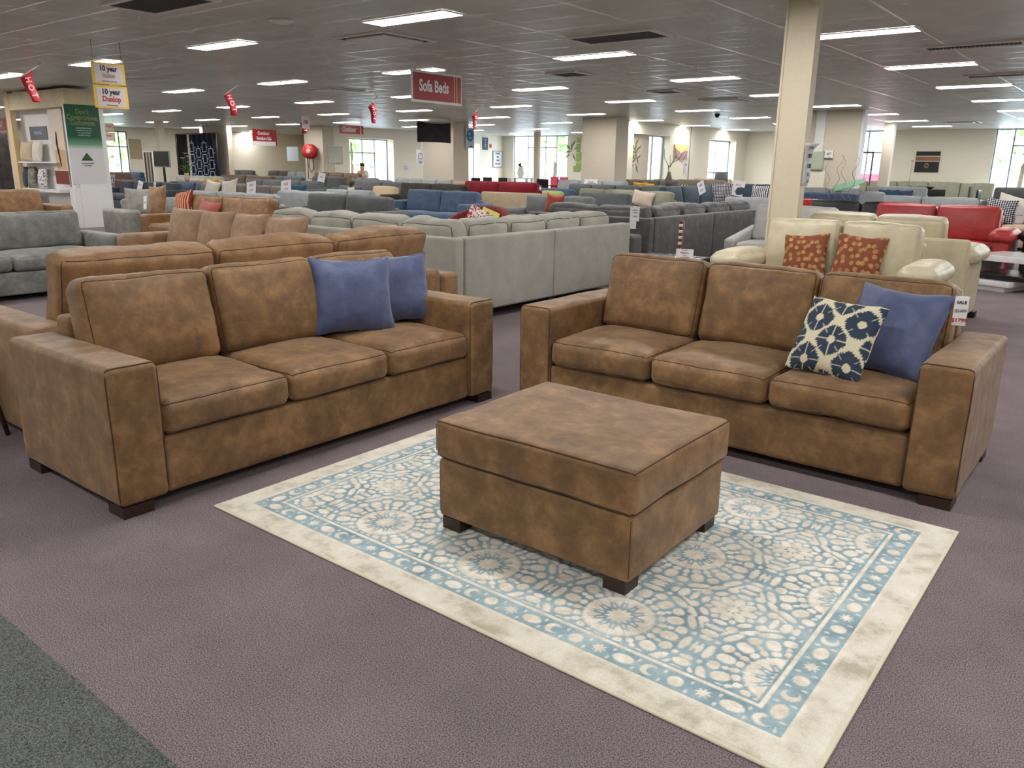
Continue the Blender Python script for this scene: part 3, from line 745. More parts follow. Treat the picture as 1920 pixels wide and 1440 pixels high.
# ------------------------------------------------------------------ the rug
def build_rug():
    X0, Y0, LX, LY = -2.956, 1.702, 2.543, 1.794
    st = .0046; nx = int(LX/st); ny = int(LY/st)
    gx, gy = np.meshgrid(np.linspace(0, LX, nx), np.linspace(0, LY, ny), indexing='ij')
    S = .555
    # twelve-fold rosettes on a square lattice, described by folded polar shapes
    nzx = np.array([noise.noise(Vector((i*.05, 3.3, 0))) for i in range(nx)])[:, None]*.004
    nzy = np.array([noise.noise(Vector((i*.05, 9.3, 0))) for i in range(ny)])[None, :]*.004
    fx = (gx-.135+S/2) % S-S/2+nzy; fy = (gy-.35+S/2) % S-S/2+nzx
    def ell(a, b, ha, hb, p=2.0): return 1-(np.abs(a/ha)**p+np.abs(b/hb)**p)
    def rosette(x, y):
        r = np.sqrt(x*x+y*y); th = np.arctan2(y, x); k = math.pi/6
        t0 = (th+k/2) % k-k/2; t1 = th % k-k/2          # folded about the petal axis / between petals
        x0, y0 = r*np.cos(t0), r*np.sin(t0); x1, y1 = r*np.cos(t1), r*np.sin(t1)
        f = (.038+.006*np.cos(12*th)-r)*40
        def up(g): nonlocal f; f = np.maximum(f, g)
        w_ = np.clip((x0-.058)/.052, 0, 1)*.0225+.001
        up(np.minimum((w_-np.abs(y0))*60, np.minimum((x0-.060)*40, (.118-x0-np.abs(y0)*.25)*40)))
        up(ell(x1-.064, y1, .013, .0035)*.6); up(ell(x1-.103, y1, .020, .0065)*.7)
        up(ell(x0-.138, y0, .0115, .014)); up(ell(x1-.143, y1, .013, .0105))
        up(ell(x0-.182, y0, .026, .0205, 2.4)); up(ell(x1-.170, y1, .010, .0075)); up(ell(x1-.205, y1, .017, .019, 2.2))
        up(ell(x0-.238, y0, .012, .034, 2.2)*.8); up(ell(x1-.246, y1, .008, .009)); up(ell(x0-.268, y0, .006, .026)*.7)
        return np.where(r < .125, f-.24, np.where(r < .280, f, -1))
    def gapm(x, y):
        r = np.sqrt(x*x+y*y); th = np.arctan2(y, x); k = math.pi/4
        t0 = (th+k/2) % k-k/2; t1 = th % k-k/2; x0, y0, x1, y1 = r*np.cos(t0), r*np.sin(t0), r*np.cos(t1), r*np.sin(t1)
        f = (.016+.005*np.cos(8*th)-r)*60
        f = np.maximum(f, ell(x0-.052, y0, .025, .0165)); f = np.maximum(f, ell(x1-.080, y1, .012, .010))
        f = np.maximum(f, ell(x0-.100, y0, .011, .022)); f = np.maximum(f, ell(x1-.128, y1, .015, .017)); f = np.maximum(f, ell(x0-.140, y0, .010, .030)); tq = (th+math.pi/4) % (math.pi/2)-math.pi/4; xq, yq = r*np.cos(tq), r*np.sin(tq); g = np.maximum(ell(xq-.180, yq, .016, .026), ell(xq-.212, yq, .010, .019)); g = np.maximum(g, (.012+.004*np.cos(6*th)-np.sqrt((xq-S/2)**2+yq**2))*60); return np.where(r < .155, f, g)
    hx = fx % S-S/2; hy = fy % S-S/2
    ff = np.maximum(rosette(fx, fy), gapm((gx-.135+nzy) % S-S/2, (gy-.35+nzx) % S-S/2))
    field = np.clip((ff+.50)*2.6, 0, 1)
    # border, measured from the rug's edge
    d = np.minimum(np.minimum(gx, LX-gx), np.minimum(gy, LY-gy))
    val = field.copy(); B0, B1, B2 = .112, .196, .212
    t = np.where((gy == np.minimum(gy, LY-gy)) & False, gx, np.where(np.minimum(gx, LX-gx) < np.minimum(gy, LY-gy), gy, gx))
    p = .086; k = np.floor(t/p); tt = (t/p-k-.5)*p; dd = d-(B0+B1)/2
    rr = np.sqrt(tt**2+dd**2); ang = np.arctan2(dd, tt)
    circ = np.clip((.026-rr)/.004, 0, 1); star = np.clip((.020+.006*np.cos(8*ang)-rr)/.004, 0, 1)
    moon = np.minimum(np.clip((.029-rr)/.004, 0, 1), np.clip((np.sqrt((tt-.012)**2+dd**2)-.016)/.004, 0, 1))
    el = np.clip((.030-np.sqrt((tt*.8)**2+(dd*1.25)**2))/.004, 0, 1)
    km = np.mod(k, 4); motif = np.where(km == 0, circ, np.where(km == 1, star, np.where(km == 2, el, moon)))
    # small slivers between the motifs
    t2 = np.abs(((t/p)-np.floor(t/p+.5))*p); sl = np.clip((.006-np.sqrt(t2**2+(np.abs(dd)-.024)**2*.25))/.003, 0, 1)
    band = np.maximum(motif, sl)
    val = np.where(d < B1, band, val); val = np.where(d < B0, 1.0, val); val = np.where((d >= B1) & (d < B2), 1.0, val)
    val = np.where((d >= B2) & (d < B2+.009), 0.0, val)
    h = .010+val*.0022
    h = np.where(d < .006, .005, h)
    V = np.stack([gx, gy, h], -1).reshape(-1, 3)
    ii = np.arange(nx*ny).reshape(nx, ny)
    q = np.stack([ii[:-1, :-1], ii[1:, :-1], ii[1:, 1:], ii[:-1, 1:]], -1).reshape(-1, 4)
    me = bpy.data.meshes.new('pile')
    me.vertices.add(len(V)); me.vertices.foreach_set('co', V.ravel())
    me.loops.add(q.size); me.loops.foreach_set('vertex_index', q.ravel().astype(np.int32))
    me.polygons.add(len(q)); me.polygons.foreach_set('loop_start', np.arange(0, q.size, 4, dtype=np.int32))
    me.update(calc_edges=True); me.polygons.foreach_set('use_smooth', [True]*len(q))
    ca = me.color_attributes.new('pile', 'FLOAT_COLOR', 'POINT')
    edgeb = np.clip((B0-d)/.02, 0, 1)
    cc = np.stack([val, edgeb, val*0, val*0+1], -1).astype(np.float32).ravel(); ca.data.foreach_set('color', cc)
    m, n, b = newmat('rug_pile'); v = coords(n)
    at_ = node(n, 'ShaderNodeVertexColor'); at_.layer_name = 'pile'; sp = node(n, 'ShaderNodeSeparateColor'); n.links.new(at_.outputs[0], sp.inputs[0])
    nz = noise_tex(n, v, 7, 5, .65); nf = noise_tex(n, v, 320, 2, .8); na = noise_tex(n, v, 22, 3)
    cr = ramp(n, na.outputs[0], [(.35, rgb(222, 212, 194)), (.62, rgb(246, 240, 228))])
    bl = ramp(n, nz.outputs[0], [(.32, rgb(112, 142, 156)), (.5, rgb(150, 178, 188)), (.7, rgb(184, 204, 208))])
    ed = ramp(n, nz.outputs[0], [(.34, rgb(186, 178, 156)), (.5, rgb(226, 220, 204)), (.7, rgb(242, 236, 224))])
    m1 = node(n, 'ShaderNodeMix', data_type='RGBA'); n.links.new(sp.outputs[0], m1.inputs[0]); n.links.new(bl.outputs[0], m1.inputs[6]); n.links.new(cr.outputs[0], m1.inputs[7])
    m2 = node(n, 'ShaderNodeMix', data_type='RGBA'); n.links.new(sp.outputs[1], m2.inputs[0]); n.links.new(m1.outputs[2], m2.inputs[6]); n.links.new(ed.outputs[0], m2.inputs[7])
    m3 = node(n, 'ShaderNodeMix', data_type='RGBA', blend_type='MULTIPLY'); m3.inputs[0].default_value = 1
    fr = ramp(n, nf.outputs[0], [(.3, (.80, .80, .80, 1)), (.7, (1.15, 1.15, 1.15, 1))]); n.links.new(m2.outputs[2], m3.inputs[6]); n.links.new(fr.outputs[0], m3.inputs[7])
    n.links.new(m3.outputs[2], b.inputs['Base Color']); b.inputs['Roughness'].default_value = .8; b.inputs['Sheen Weight'].default_value = .2; b.inputs['Specular IOR Level'].default_value = .2
    bump(n, b, nf.outputs[0], .6, .003)
    me.materials.append(m)
    r = thing('rug', 'blue and cream rug with star rosettes under the ottoman', 'rug', (X0, Y0, 0))
    o = bpy.data.objects.new('pile', me); COL.objects.link(o); o.parent = r
    hb = MB().rbox(-.006, LX+.006, -.006, LY+.006, .0, .0085, .004, 2); 
    hb.build('hem', fabric('rug_hem', rgb(214, 206, 184), .06), r)
build_rug()

# ------------------------------------------------------------------ the showroom stock
FW = {'-Y': Vector((0, -1, 0)), '+Y': Vector((0, 1, 0)), '+X': Vector((1, 0, 0)), '-X': Vector((-1, 0, 0))}
SEED = [40]
def S(label, p1, p2, pos, face, mat, D=.92, L=None, cat='sofa', back_off=.24, name='sofa', anchor='mid', **k):
    """stock sofa: p1, p2 = pixels of the ends of the top of its back; pos = ('z', height) or ('Y'|'X', where its back line stands)"""
    m, v = pos
    if m == 'z': a = atz(p1[0], p1[1], v); b = atz(p2[0], p2[1], v); z = v
    elif m == 'Y': a = aty(p1[0], p1[1], v); b = aty(p2[0], p2[1], v); z = max(.78, min(1.08, (a.z+b.z)/2))
    else: a = atx(p1[0], p1[1], v); b = atx(p2[0], p2[1], v); z = max(.78, min(1.08, (a.z+b.z)/2))
    f = FW[face]; side = Vector((abs(f.y), abs(f.x), 0))
    mid = (a+b)/2; mid.z = 0; ln = abs((b-a).dot(side))
    aw = k.get('aw', .2); L = L or ln+2*aw
    sg = 1 if (b-a).dot(side) > 0 else -1
    if anchor == 'L': mid += side*((L/2-aw)-ln/2)*sg
    if anchor == 'R': mid -= side*((L/2-aw)-ln/2)*sg
    c = mid+f*(D/2-back_off); SEED[0] += 7
    k.setdefault('n', max(1, round((L-2*aw)/.68)))
    return make_sofa(name, label, cat, c.x, c.y, face, L, D=D, H=z, mat=mat, seed=SEED[0], **k)
M4 = dict(seg=3, dens=.9); M3 = dict(seg=3, dens=.6); M2 = dict(seg=2, dens=.4)

# back-to-back partner of the left hero sofa, its back cushions rising behind it
bb = make_sofa('sofa', 'brown suede sofa backing onto the left sofa, facing away', 'sofa', -4.07-.55, 3.05, '-X', 3.05, D=.98, H=.99, armz=.64, aw=.2, seatz=.48, n=3, mat=M_tan, seg=4, dens=1.3, legh=.05, seed=23, frameh=.68, tilt=14, nzs=.014)
s_gs = make_sofa('sofa', 'grey suede sofa at the left edge, behind the brown arm', 'sofa', -9.68, 3.3, '+X', 2.5, D=1.0, H=.87, armz=.62, aw=.24, n=2, mat=M_gsuede, seed=31, frameh=.66, r=.06, **M4)
make_sofa('sofa', 'caramel suede sofa behind the grey sofa at the left edge', 'sofa', -15.3, 5.1, '+X', 2.6, D=1.0, H=.93, armz=.68, aw=.22, n=2, mat=M_tan, seed=33, r=.05, **M3)
make_sofa('sofa', 'dark grey sofa end just left of the white display booth', 'sofa', -17.4, 5.9, '+X', 2.0, D=.9, H=.86, armz=.84, aw=.3, n=2, mat=F_grey, seed=35, r=.06, **M2)
s_pg = S('pale grey suede armchair sofa with a loose square cushion', (258, 374), (330, 367), ('X', -14.7), '+X', M_lgsuede, L=1.9, armz=.60, aw=.28, r=.06, n=2, **M3)
s_sl = S('slate blue sofa under the green banner with a dotted cushion', (215, 338), (335, 342), ('Y', 12.5), '-Y', F_slate2, L=3.7, anchor='R', armz=.64, aw=.2, n=4, r=.04, **M3)
s_4c = S('light tan suede sofa with four loose back cushions', (326, 394), (640, 414), ('Y', 5.02), '-Y', M_suede_l, L=2.85, D=.84, back_off=.2, armz=.64, aw=.2, n=4, back='scatter', r=.07, anchor='L', **M4)
s_rc = S('brown suede sofa with red cushions behind the four-cushion sofa', (262, 366), (512, 362), ('Y', 7.3), '-Y', M_tan, L=3.0, armz=.60, aw=.26, n=2, r=.05, anchor='R', **M4)
# the pale grey corner suite, seen from behind
def corner_suite(name, label, cx, cy, L1, L2, D, H, fh, mat, pipe, n1, n2, seedo, plainmat=None, armz=.62, seg=3, dens=1.0, throw=False, legh=.1):
    """outer corner at (cx, cy); one wing runs to -X (length L1), the other to +Y (length L2)"""
    t = thing(name, label, 'corner sofa', (cx, cy, 0)); pm = pipe; pmt = plainmat or mat
    bt = .14
    MB().rbox(-L1, -.004, 0, bt, legh, fh, .03, 3, dens=dens, bulge={'y-': .008}).build('back_frame', pmt, t)
    y0 = 0
    b = MB()
    for k in range(2):
        ya, yb = .0+.0+L2*(k/2 if k else 0)+(bt if k == 0 else .006), L2*(k+1)/2
        b.rbox(-bt, 0, ya if k else .006+bt, yb, legh, fh, .025, 3, dens=dens, bulge={'x+': .006})
    b.build('back_frame', pmt, t)
    MB().rbox(-L1+.2, -bt, bt, D, legh, .3, .03, 2).build('base', pmt, t)
    MB().rbox(-D, -bt, D+.004, L2-.2, legh, .3, .03, 2).build('base', pmt, t)
    MB().rbox(-L1, -L1+.2, bt+.004, D, legh, armz, .05, 3).build('arm', pmt, t)
    MB().rbox(-D, -bt-.004, L2-.2, L2, legh, armz, .05, 3).build('arm', pmt, t)
    sw = (L1-.2-D)/max(1, n1-1)
    c = cushion(D-bt-.02, D-bt-.02, .17, .05, 3, dens, {'z+': .03}); M = Matrix.Translation((-(D+bt)/2, (D+bt)/2, .385))
    c.v = [M @ v for v in c.v]; c.build('seat_cushion', [mat, pm], t)
    for k in range(n1-1):
        c = cushion(sw-.01, D-bt-.02, .17, .05, 3, dens, {'z+': .03}, pipe=['z+']); M = Matrix.Translation((-D-sw*(k+.5), (D+bt)/2, .385)); c.v = [M @ v for v in c.v]; c.build('seat_cushion', [mat, pm], t)
    sl = (L2-.2-D)/max(1, n2-1)
    for k in range(n2-1):
        c = cushion(D-bt-.02, sl-.01, .17, .05, 3, dens, {'z+': .03}, pipe=['z+']); M = Matrix.Translation((-(D+bt)/2, D+sl*(k+.5), .385)); c.v = [M @ v for v in c.v]; c.build('seat_cushion', [mat, pm], t)
    rnd = random.Random(seedo)
    span1 = (L1-.25-bt)/n1; hh = H-.47
    for k in range(n1):
        c = cushion(span1-.01, .24, hh, .08, seg, dens*1.6, {'y-': .05, 'y+': .04, 'z+': .02}, .02, seedo+k, ['y-', 'y+'], .0035)
        M = TRS((-bt-.02-span1*(k+.5), bt+.15, .47+hh/2), math.radians(9), 0, rnd.uniform(-.03, .03)); c.v = [M @ v for v in c.v]; c.build('back_cushion', [mat, pm], t)
    span2 = (L2-.25-bt-.2)/n2
    for k in range(n2):
        c = cushion(.24, span2-.01, hh, .08, seg, dens*1.6, {'x-': .05, 'x+': .04, 'z+': .02}, .02, seedo+20+k, ['x+', 'x-'], .0035)
        M = TRS((-bt-.15, bt+.22+span2*(k+.5), .47+hh/2), 0, math.radians(9), rnd.uniform(-.03, .03)); c.v = [M @ v for v in c.v]; c.build('back_cushion', [mat, pm], t)
    for (x, y) in ((-.08, .08), (-L1+.1, .08), (-.08, L2-.1), (-L1+.1, D-.1), (-D+.1, L2-.1), (-.08, L2/2), (-.5*L1, .08)):
        boxobj('leg', x-.05, x+.05, y-.05, y+.05, 0, legh, M_blackleg, t)
    return t
corner_suite('corner_sofa', 'pale grey linen corner suite seen from behind its outer corner', -4.86, 5.32, 3.2, 3.1, .95, .93, .80, F_pale, F_darkpipe, 4, 4, 50, F_pale2)
corner_suite('corner_sofa', 'charcoal velvet corner suite seen from behind, right of the pale grey one', -5.12, 9.35, 2.0, 3.9, .95, .92, .80, F_char, F_black, 2, 4, 80, F_char)
t = thing('chaise', 'charcoal velvet chaise arm end between the pale grey and charcoal suites', 'sofa', (-5.05, 8.93, 0))
MB().rbox(-.95, 0, -.14, .14, .06, .62, .05, 3).build('arm', F_char, t); boxobj('leg', -.9, -.82, -.05, .05, 0, .06, M_blackleg, t); boxobj('leg', -.12, -.04, -.05, .05, 0, .06, M_blackleg, t)
# middle distance
def camel(label, p1, p2, z, mat):
    a = atz(*p1, z); b = atz(*p2, z); mid = (a+b)/2; L = abs(b.x-a.x)+.5
    t = thing('sofa', label, 'sofa', (mid.x, mid.y-.2, 0))
    n = 22; V = []; F = []
    for i in range(n+1):
        u = -1+2*i/n; x = u*L/2*.98; zt = .56+(z-.56)*(1-abs(u)**2.4); yb = .32-.55*abs(u)**3.2
        V += [(x, yb-.10, .08), (x, yb-.12, zt-.05), (x, yb-.06, zt), (x, yb+.06, zt), (x, yb+.12, zt-.06), (x, yb+.12, .08)]
    for i in range(n):
        for k in range(6): a_, b_ = i*6+k, i*6+(k+1) % 6; F.append((a_, b_, b_+6, a_+6))
    F += [tuple(range(6))[::-1], tuple(n*6+k for k in range(6))]
    mesh_obj('backrest', V, F, mat, t)
    MB().rbox(-L/2+.22, L/2-.22, -.42, .2, .08, .3, .05, 3).build('base', mat, t)
    for s in (-1, 1):
        MB().rbox(s*(L/2-.12)-.12, s*(L/2-.12)+.12, -.44, -.12, .08, .56, .1, 4).build('arm', mat, t)
        c = cushion(L/2-.24, .6, .16, .06, 3, .8, {'z+': .04}); M = Matrix.Translation((s*(L/4-.12), -.12, .385)); c.v = [M @ v for v in c.v]; c.build('seat_cushion', [mat, mat], t)
        for yy in (-.36, .2): boxobj('leg', s*(L/2-.2)-.03, s*(L/2-.2)+.03, yy-.03, yy+.03, 0, .08, M_wood, t)
    return t

S('dark grey sofa with two plump back cushions behind the pale suite', (568, 364), (748, 366), ('Y', 9.75), '-Y', F_dgrey, L=2.6, armz=.66, aw=.2, n=2, r=.07, **M3)
S('dark olive velvet sofa draped behind the denim blue sofa', (742, 342), (874, 345), ('Y', 14.85), '-Y', F_olive, L=2.6, armz=.7, aw=.2, n=2, r=.08, anchor='R', **M3)
S('denim blue fabric sofa in front of the dark olive sofa', (768, 357), (903, 356), ('Y', 12.8), '-Y', F_blue, L=2.45, armz=.68, aw=.22, n=2, r=.05, anchor='L', **M3)
s_bg = camel('burgundy camelback sofa with a red and white cushion', (835, 385), (982, 387), .90, F_burg)
S('crimson sofa seen behind the burgundy camelback', (893, 342), (986, 338), ('Y', 17.2), '-Y', F_crim, L=3.1, armz=.72, aw=.3, n=2, r=.06, **M2)
S('plain beige sofa right of the burgundy camelback, its back turned', (912, 364), (1004, 364), ('Y', 15.4), '+Y', F_beige, L=2.2, armz=.6, aw=.2, n=2, back_off=.05, frameh=.82, r=.05, **M2)
s_mg = S('mid grey fabric sofa with a rust red cushion', (1000, 367), (1102, 366), ('Y', 13.6), '-Y', F_grey, L=2.0, armz=.62, aw=.2, n=2, r=.08, **M3)
S('grey fabric sofa right of the one with the rust cushion', (1110, 361), (1160, 362), ('Y', 15.4), '-Y', F_dgrey, L=1.7, armz=.5, aw=.2, n=1, r=.08, **M3)
s_og = S('olive grey sofa with a pale pink cushion, behind the charcoal suite', (1168, 357), (1243, 358), ('Y', 18.1), '-Y', F_olivegrey, L=2.2, armz=.64, aw=.24, n=2, r=.08, **M3)
S('low olive grey sofa back beyond the one with the pink cushion', (1105, 354), (1168, 355), ('Y', 19.4), '-Y', F_olivegrey, L=2.1, n=2, armz=.6, r=.07, **M2)
s_lm = S('lime green sofa glimpsed low between grey ones', (992, 357), (1055, 357), ('Y', 18.4), '-Y', fabric('lime_fabric', rgb(168, 178, 110), .1), L=1.8, n=2, armz=.6, r=.06, anchor='R', **M2)
S('steel blue sofa back beyond the lime green one', (1016, 353), (1068, 353), ('Y', 19.7), '-Y', F_teal, L=1.7, n=2, armz=.6, r=.06, **M2)
S('long charcoal sofa in front of the light grey row by the pillar', (1068, 345), (1252, 348), ('Y', 20.95), '-Y', F_dgrey, aw=.08, n=4, armz=.6, r=.06, **M2)
s_lp = S('light grey three-seat sofa right beside the bamboo wall pillar', (1068, 338), (1154, 338), ('Y', 22.1), '-Y', F_lgrey, L=3.0, n=3, armz=.6, r=.05, **M2)
s_mw = S('pale taupe sofa with yellow cushions at the middle wall', (1192, 336), (1250, 337), ('Y', 23.9), '-Y', F_taupe, L=2.3, n=3, armz=.6, aw=.12, r=.05, **M2)
s_tp = S('taupe sofa with a black and yellow striped cushion', (1252, 336), (1330, 336), ('Y', 24.9), '-Y', F_taupe, L=2.9, n=3, armz=.6, r=.05, aw=.14, **M2)
S('beige sofa under the far bright window', (1290, 334), (1345, 334), ('Y', 29.5), '-Y', F_beige, L=2.8, n=2, armz=.6, r=.05, **M2)
# navy corner group
s_nw = S('navy sofa side wing running away from the camera, price cards on top', (1262, 352), (1345, 344), ('X', -10.2), '+X', F_slate, L=4.4, n=4, armz=.6, aw=.22, r=.07, **M3)
s_nf = S('navy sofa facing the camera with a zebra cushion, left of the column', (1350, 344), (1438, 345), ('Y', 26.2), '-Y', F_slate, L=3.0, n=3, armz=.62, aw=.2, r=.06, **M3)
S('silver grey leather armchair just left of the cream column', (1420, 384), (1480, 382), ('Y', 11.3), '-Y', F_silver, L=1.45, n=1, armz=.66, aw=.16, style='slope', r=.05, D=.95, anchor='L', **M4)
S('silver grey sofa back peeking above the silver armchair', (1392, 371), (1450, 370), ('Y', 14.05), '-Y', F_lgrey, L=1.6, n=1, armz=.66, aw=.2, r=.08, **M3)
# cream leather pair and the red leather sofa
RECL = dict(style='pad', aw=.26, seatz=.46, seg=4, dens=1.0, legs=M_blackleg, r=.06, seat_t=.2)
s_cr = make_sofa('sofa', 'cream leather two-seat recliner with two floral cushions', 'sofa', -2.20, 7.38, '-Y', 1.86, D=.95, H=1.0, armz=.70, n=2, mat=F_cream, seed=61, frameh=.84, tilt=8, nzs=.014, **RECL)
c2 = make_sofa('sofa', 'cream leather recliner sofa standing back to back behind the first', 'sofa', -2.16, 8.84, '+Y', 1.80, D=.98, H=1.03, armz=.74, n=2, mat=F_cream, seed=66, frameh=.84, tilt=8, **RECL)
MB().rbox(-.89, .89, .495, .56, .05, .84, .03, 4).build('back_panel', F_cream, c2)
S('red leather two-seat recliner facing the camera', (1664, 379), (1882, 387), ('Y', 13.3), '-Y', F_red, L=2.2, n=2, D=.98, anchor='R', **dict(RECL, armz=.68, frameh=.86, tilt=8))
S('black leather sofa left of the red one', (1585, 372), (1650, 382), ('Y', 15.2), '-Y', F_black, L=2.3, n=2, D=.98, **dict(RECL, armz=.66, seg=3))
s_bk = make_sofa('sofa', 'black leather sofa at the right edge behind the glossy table', 'sofa', -.22, 13.25, '-Y', 2.3, D=.98, H=.98, n=2, mat=F_black, seed=77, frameh=.86, **dict(RECL, armz=.7, seg=3, aw=.2))
S('navy fabric sofa behind the cream recliner headrests', (1512, 362), (1575, 361), ('Y', 19.3), '-Y', F_navy, L=2.0, n=1, armz=.66, aw=.22, r=.07, **M3)
S('navy fabric sofa just right of the column, further back', (1488, 359), (1510, 359), ('Y', 20.7), '-Y', F_navy, L=1.5, n=1, armz=.6, r=.07, **M2)
s_oc = S('pale olive armchair partly hidden right of the column', (1496, 374), (1520, 374), ('Y', 16.4), '-Y', F_olivegrey, L=1.1, n=1, armz=.6, r=.07, **M2)
s_fr = S('grey sofa along the far right wall behind the black dining table', (1648, 340), (1780, 340), ('Y', 33.7), '-Y', F_olivegrey, L=5.8, n=5, armz=.6, r=.05, **M2)
s_ga = S('grey armchair with a blue cushion in front of the far right wall', (1664, 350), (1700, 349), ('Y', 23.4), '-Y', F_lgrey, L=1.9, n=1, armz=.66, r=.08, **M2)
S('pale grey low sofa in front of the far dining set', (1690, 367), (1770, 369), ('Y', 21.4), '-Y', F_lgrey, L=2.8, n=2, armz=.6, r=.07, **M2)
S('charcoal recliner by the glass at the far right', (1866, 350), (1935, 352), ('Y', 27.8), '-Y', F_dgrey, L=3.4, anchor='L', n=2, armz=.66, r=.09, **M2)
s_br = S('beige sofa behind the black one at the right edge', (1892, 372), (1960, 374), ('Y', 18.6), '-Y', F_beige, L=2.2, n=2, armz=.6, r=.06, anchor='L', **M3)
S('grey recliner sofa behind the navy ones, right of the column', (1530, 353), (1585, 351), ('Y', 22.0), '-Y', F_grey, L=2.0, n=2, armz=.6, r=.08, **M2)
s_gc = S('pale grey sofa under the green folded card', (1590, 358), (1635, 359), ('Y', 20.5), '-Y', F_lgrey, L=1.55, n=2, armz=.6, r=.07, **M2)
# rows further to the left
S('pale blue grey sofa row behind the brown red-cushion sofa', (372, 362), (508, 358), ('Y', 9.9), '-Y', F_lgrey, L=3.4, n=3, armz=.6, r=.06, **M3)
s_gl = S('grey linen sofa right behind the brown suede sofa, white tag on its arm', (522, 360), (612, 356), ('Y', 11.0), '+Y', F_lgrey, L=2.1, n=2, back_off=.04, frameh=.84, armz=.6, r=.06, **M3)
S('light grey sofa behind the dark grey two-cushion sofa', (620, 355), (692, 357), ('Y', 14.2), '-Y', F_lgrey, L=2.2, n=2, armz=.6, r=.06, **M2)
s_ta = S('taupe sofa with off-white cushions and price cards', (362, 348), (560, 343), ('Y', 12.9), '-Y', F_taupe, L=4.8, n=4, armz=.6, r=.05, anchor='R', **M3)
S('navy sofa in the third row at left', (345, 342), (395, 341), ('Y', 14.1), '-Y', F_navy, L=2.6, n=2, armz=.6, r=.06, **M2)
S('steel blue sofa in the third row, right of the navy one', (408, 343), (468, 342), ('Y', 15.3), '-Y', F_teal, L=2.8, n=2, armz=.6, r=.06, **M2)
S('dark brown leather sofa in the middle of the far left rows', (426, 329), (502, 328), ('Y', 20.0), '-Y', F_brownd, L=4.2, n=2, armz=.6, aw=.25, r=.08, **M2)
S('charcoal sofa right of the dark brown leather one', (500, 330), (560, 330), ('Y', 21.2), '-Y', F_dgrey, L=2.9, anchor='L', n=2, armz=.6, r=.06, **M2)
S('long dark grey sofa below the brown leather one', (478, 337), (585, 338), ('Y', 18.0), '-Y', F_dgrey, L=4.8, n=4, armz=.6, r=.05, **M2)
S('light blue grey sofa at the back left, beside the curtains', (345, 330), (402, 329), ('Y', 18.8), '-Y', F_lgrey, L=3.8, n=3, armz=.6, r=.06, **M2)
s_tn = S('tan sofa in front of the curtains', (350, 335), (400, 335), ('Y', 16.6), '-Y', F_beige, L=3.2, n=2, armz=.6, r=.06, **M2)
S('dark brown sofa left of the navy armchair, beside the banner', (190, 322), (236, 322), ('Y', 16.8), '-Y', F_brownd, L=3, n=2, armz=.7, r=.06, **M2)
S('navy armchair in front of the leftmost window', (240, 322), (262, 322), ('Y', 18.3), '-Y', F_navy, L=1.9, n=1, armz=.7, r=.06, **M2)
S('mid grey sofa in the cream room', (433, 318), (470, 318), ('Y', 23.6), '-Y', F_grey, L=2.6, n=2, armz=.6, r=.06, **M2)
S('dark taupe sofa against the cream room wall, right part', (508, 318), (543, 318), ('Y', 24.3), '-Y', F_taupe, L=2.2, n=2, armz=.6, r=.06, **M2)
S('pale blue sofa against the cream room wall beside the hose reel', (545, 318), (570, 318), ('Y', 23.0), '-Y', F_lgrey, L=1.7, n=2, armz=.6, r=.06, **M2)
s_cw = S('charcoal sofa with a bright white price card, left of the coral flowers', (600, 331), (632, 331), ('Y', 19.9), '-Y', F_dgrey, L=2.2, n=2, armz=.6, r=.06, **M2)
S('brown three-seat sofa in front of the hose reel pillar', (602, 323), (664, 323), ('Y', 22.0), '-Y', F_brownd, L=3.2, n=3, armz=.6, r=.06, **M2)
S('mid grey sofa behind the coral flower arrangement', (668, 333), (702, 333), ('Y', 20.9), '-Y', F_grey, L=1.7, n=2, armz=.66, aw=.15, r=.06, **M2)
S('grey sofa left of the striped beige armchair', (680, 337), (722, 337), ('Y', 19.5), '-Y', F_grey, L=2.2, n=2, armz=.7, r=.07, **M2)
S('dark grey sofa behind the striped beige armchair', (694, 341), (744, 340), ('Y', 18.2), '-Y', F_dgrey, L=2.3, n=2, armz=.72, r=.09, **M2)
s_ll = S('long light grey sofa in front of the black hanging cloth pillar', (745, 335), (845, 335), ('Y', 21.6), '-Y', F_lgrey, L=3.3, n=4, armz=.6, r=.06, **M2)
s_pb = S('pale beige sofa between the olive and crimson sofas', (868, 341), (915, 341), ('Y', 20.0), '-Y', F_beige, L=2.3, n=2, armz=.6, r=.06, **M2)
S('beige striped armchair standing in front of the dark olive sofa', (706, 349), (738, 349), ('Y', 15.8), '-Y', pattern2('beige_stripes', 'stripes', rgb(206, 182, 150), rgb(150, 120, 96), 9), L=1.3, n=1, armz=.62, r=.08, cat='armchair', name='armchair', **M2)
# ------------------------------------------------------------------ loose cushions, tags and price cards
def on_sofa(t, px, py, fwd=None, z=None):
    """point on a stock sofa, seen at px (py), on the plane `fwd` ahead of its centre"""
    c, f, D, H, sz = INFO[t.name]; fwd = -(D/2-.37)+.0 if fwd is None else fwd
    d = ray(px, py); k = ((c+f*fwd)-EYEP).dot(f)/d.dot(f); return EYEP+d*k
def PC(label, t, px, w, h, mat, lean=14, roll=0, th=.14, seed=1, corner=.07, N=12, fo=.12, turn=0, py=370, group=None):
    c, f, D, H, sz = INFO[t.name]; q = on_sofa(t, px, py, -(D/2-.37)+fo)
    rz = math.atan2(f.x, -f.y)+math.radians(turn)
    return pillow(label, (q.x, q.y, sz+.018), rz, w, h, th, mat, lean, roll, seed, N, corner, group)
M_dots = pattern2('dotted_print', 'dots', rgb(28, 32, 46), rgb(226, 226, 226), 13)
M_flor = pattern2('rust_flower_print', 'flowers', rgb(132, 66, 44), rgb(186, 138, 84), 6.5, rgb(94, 66, 36))
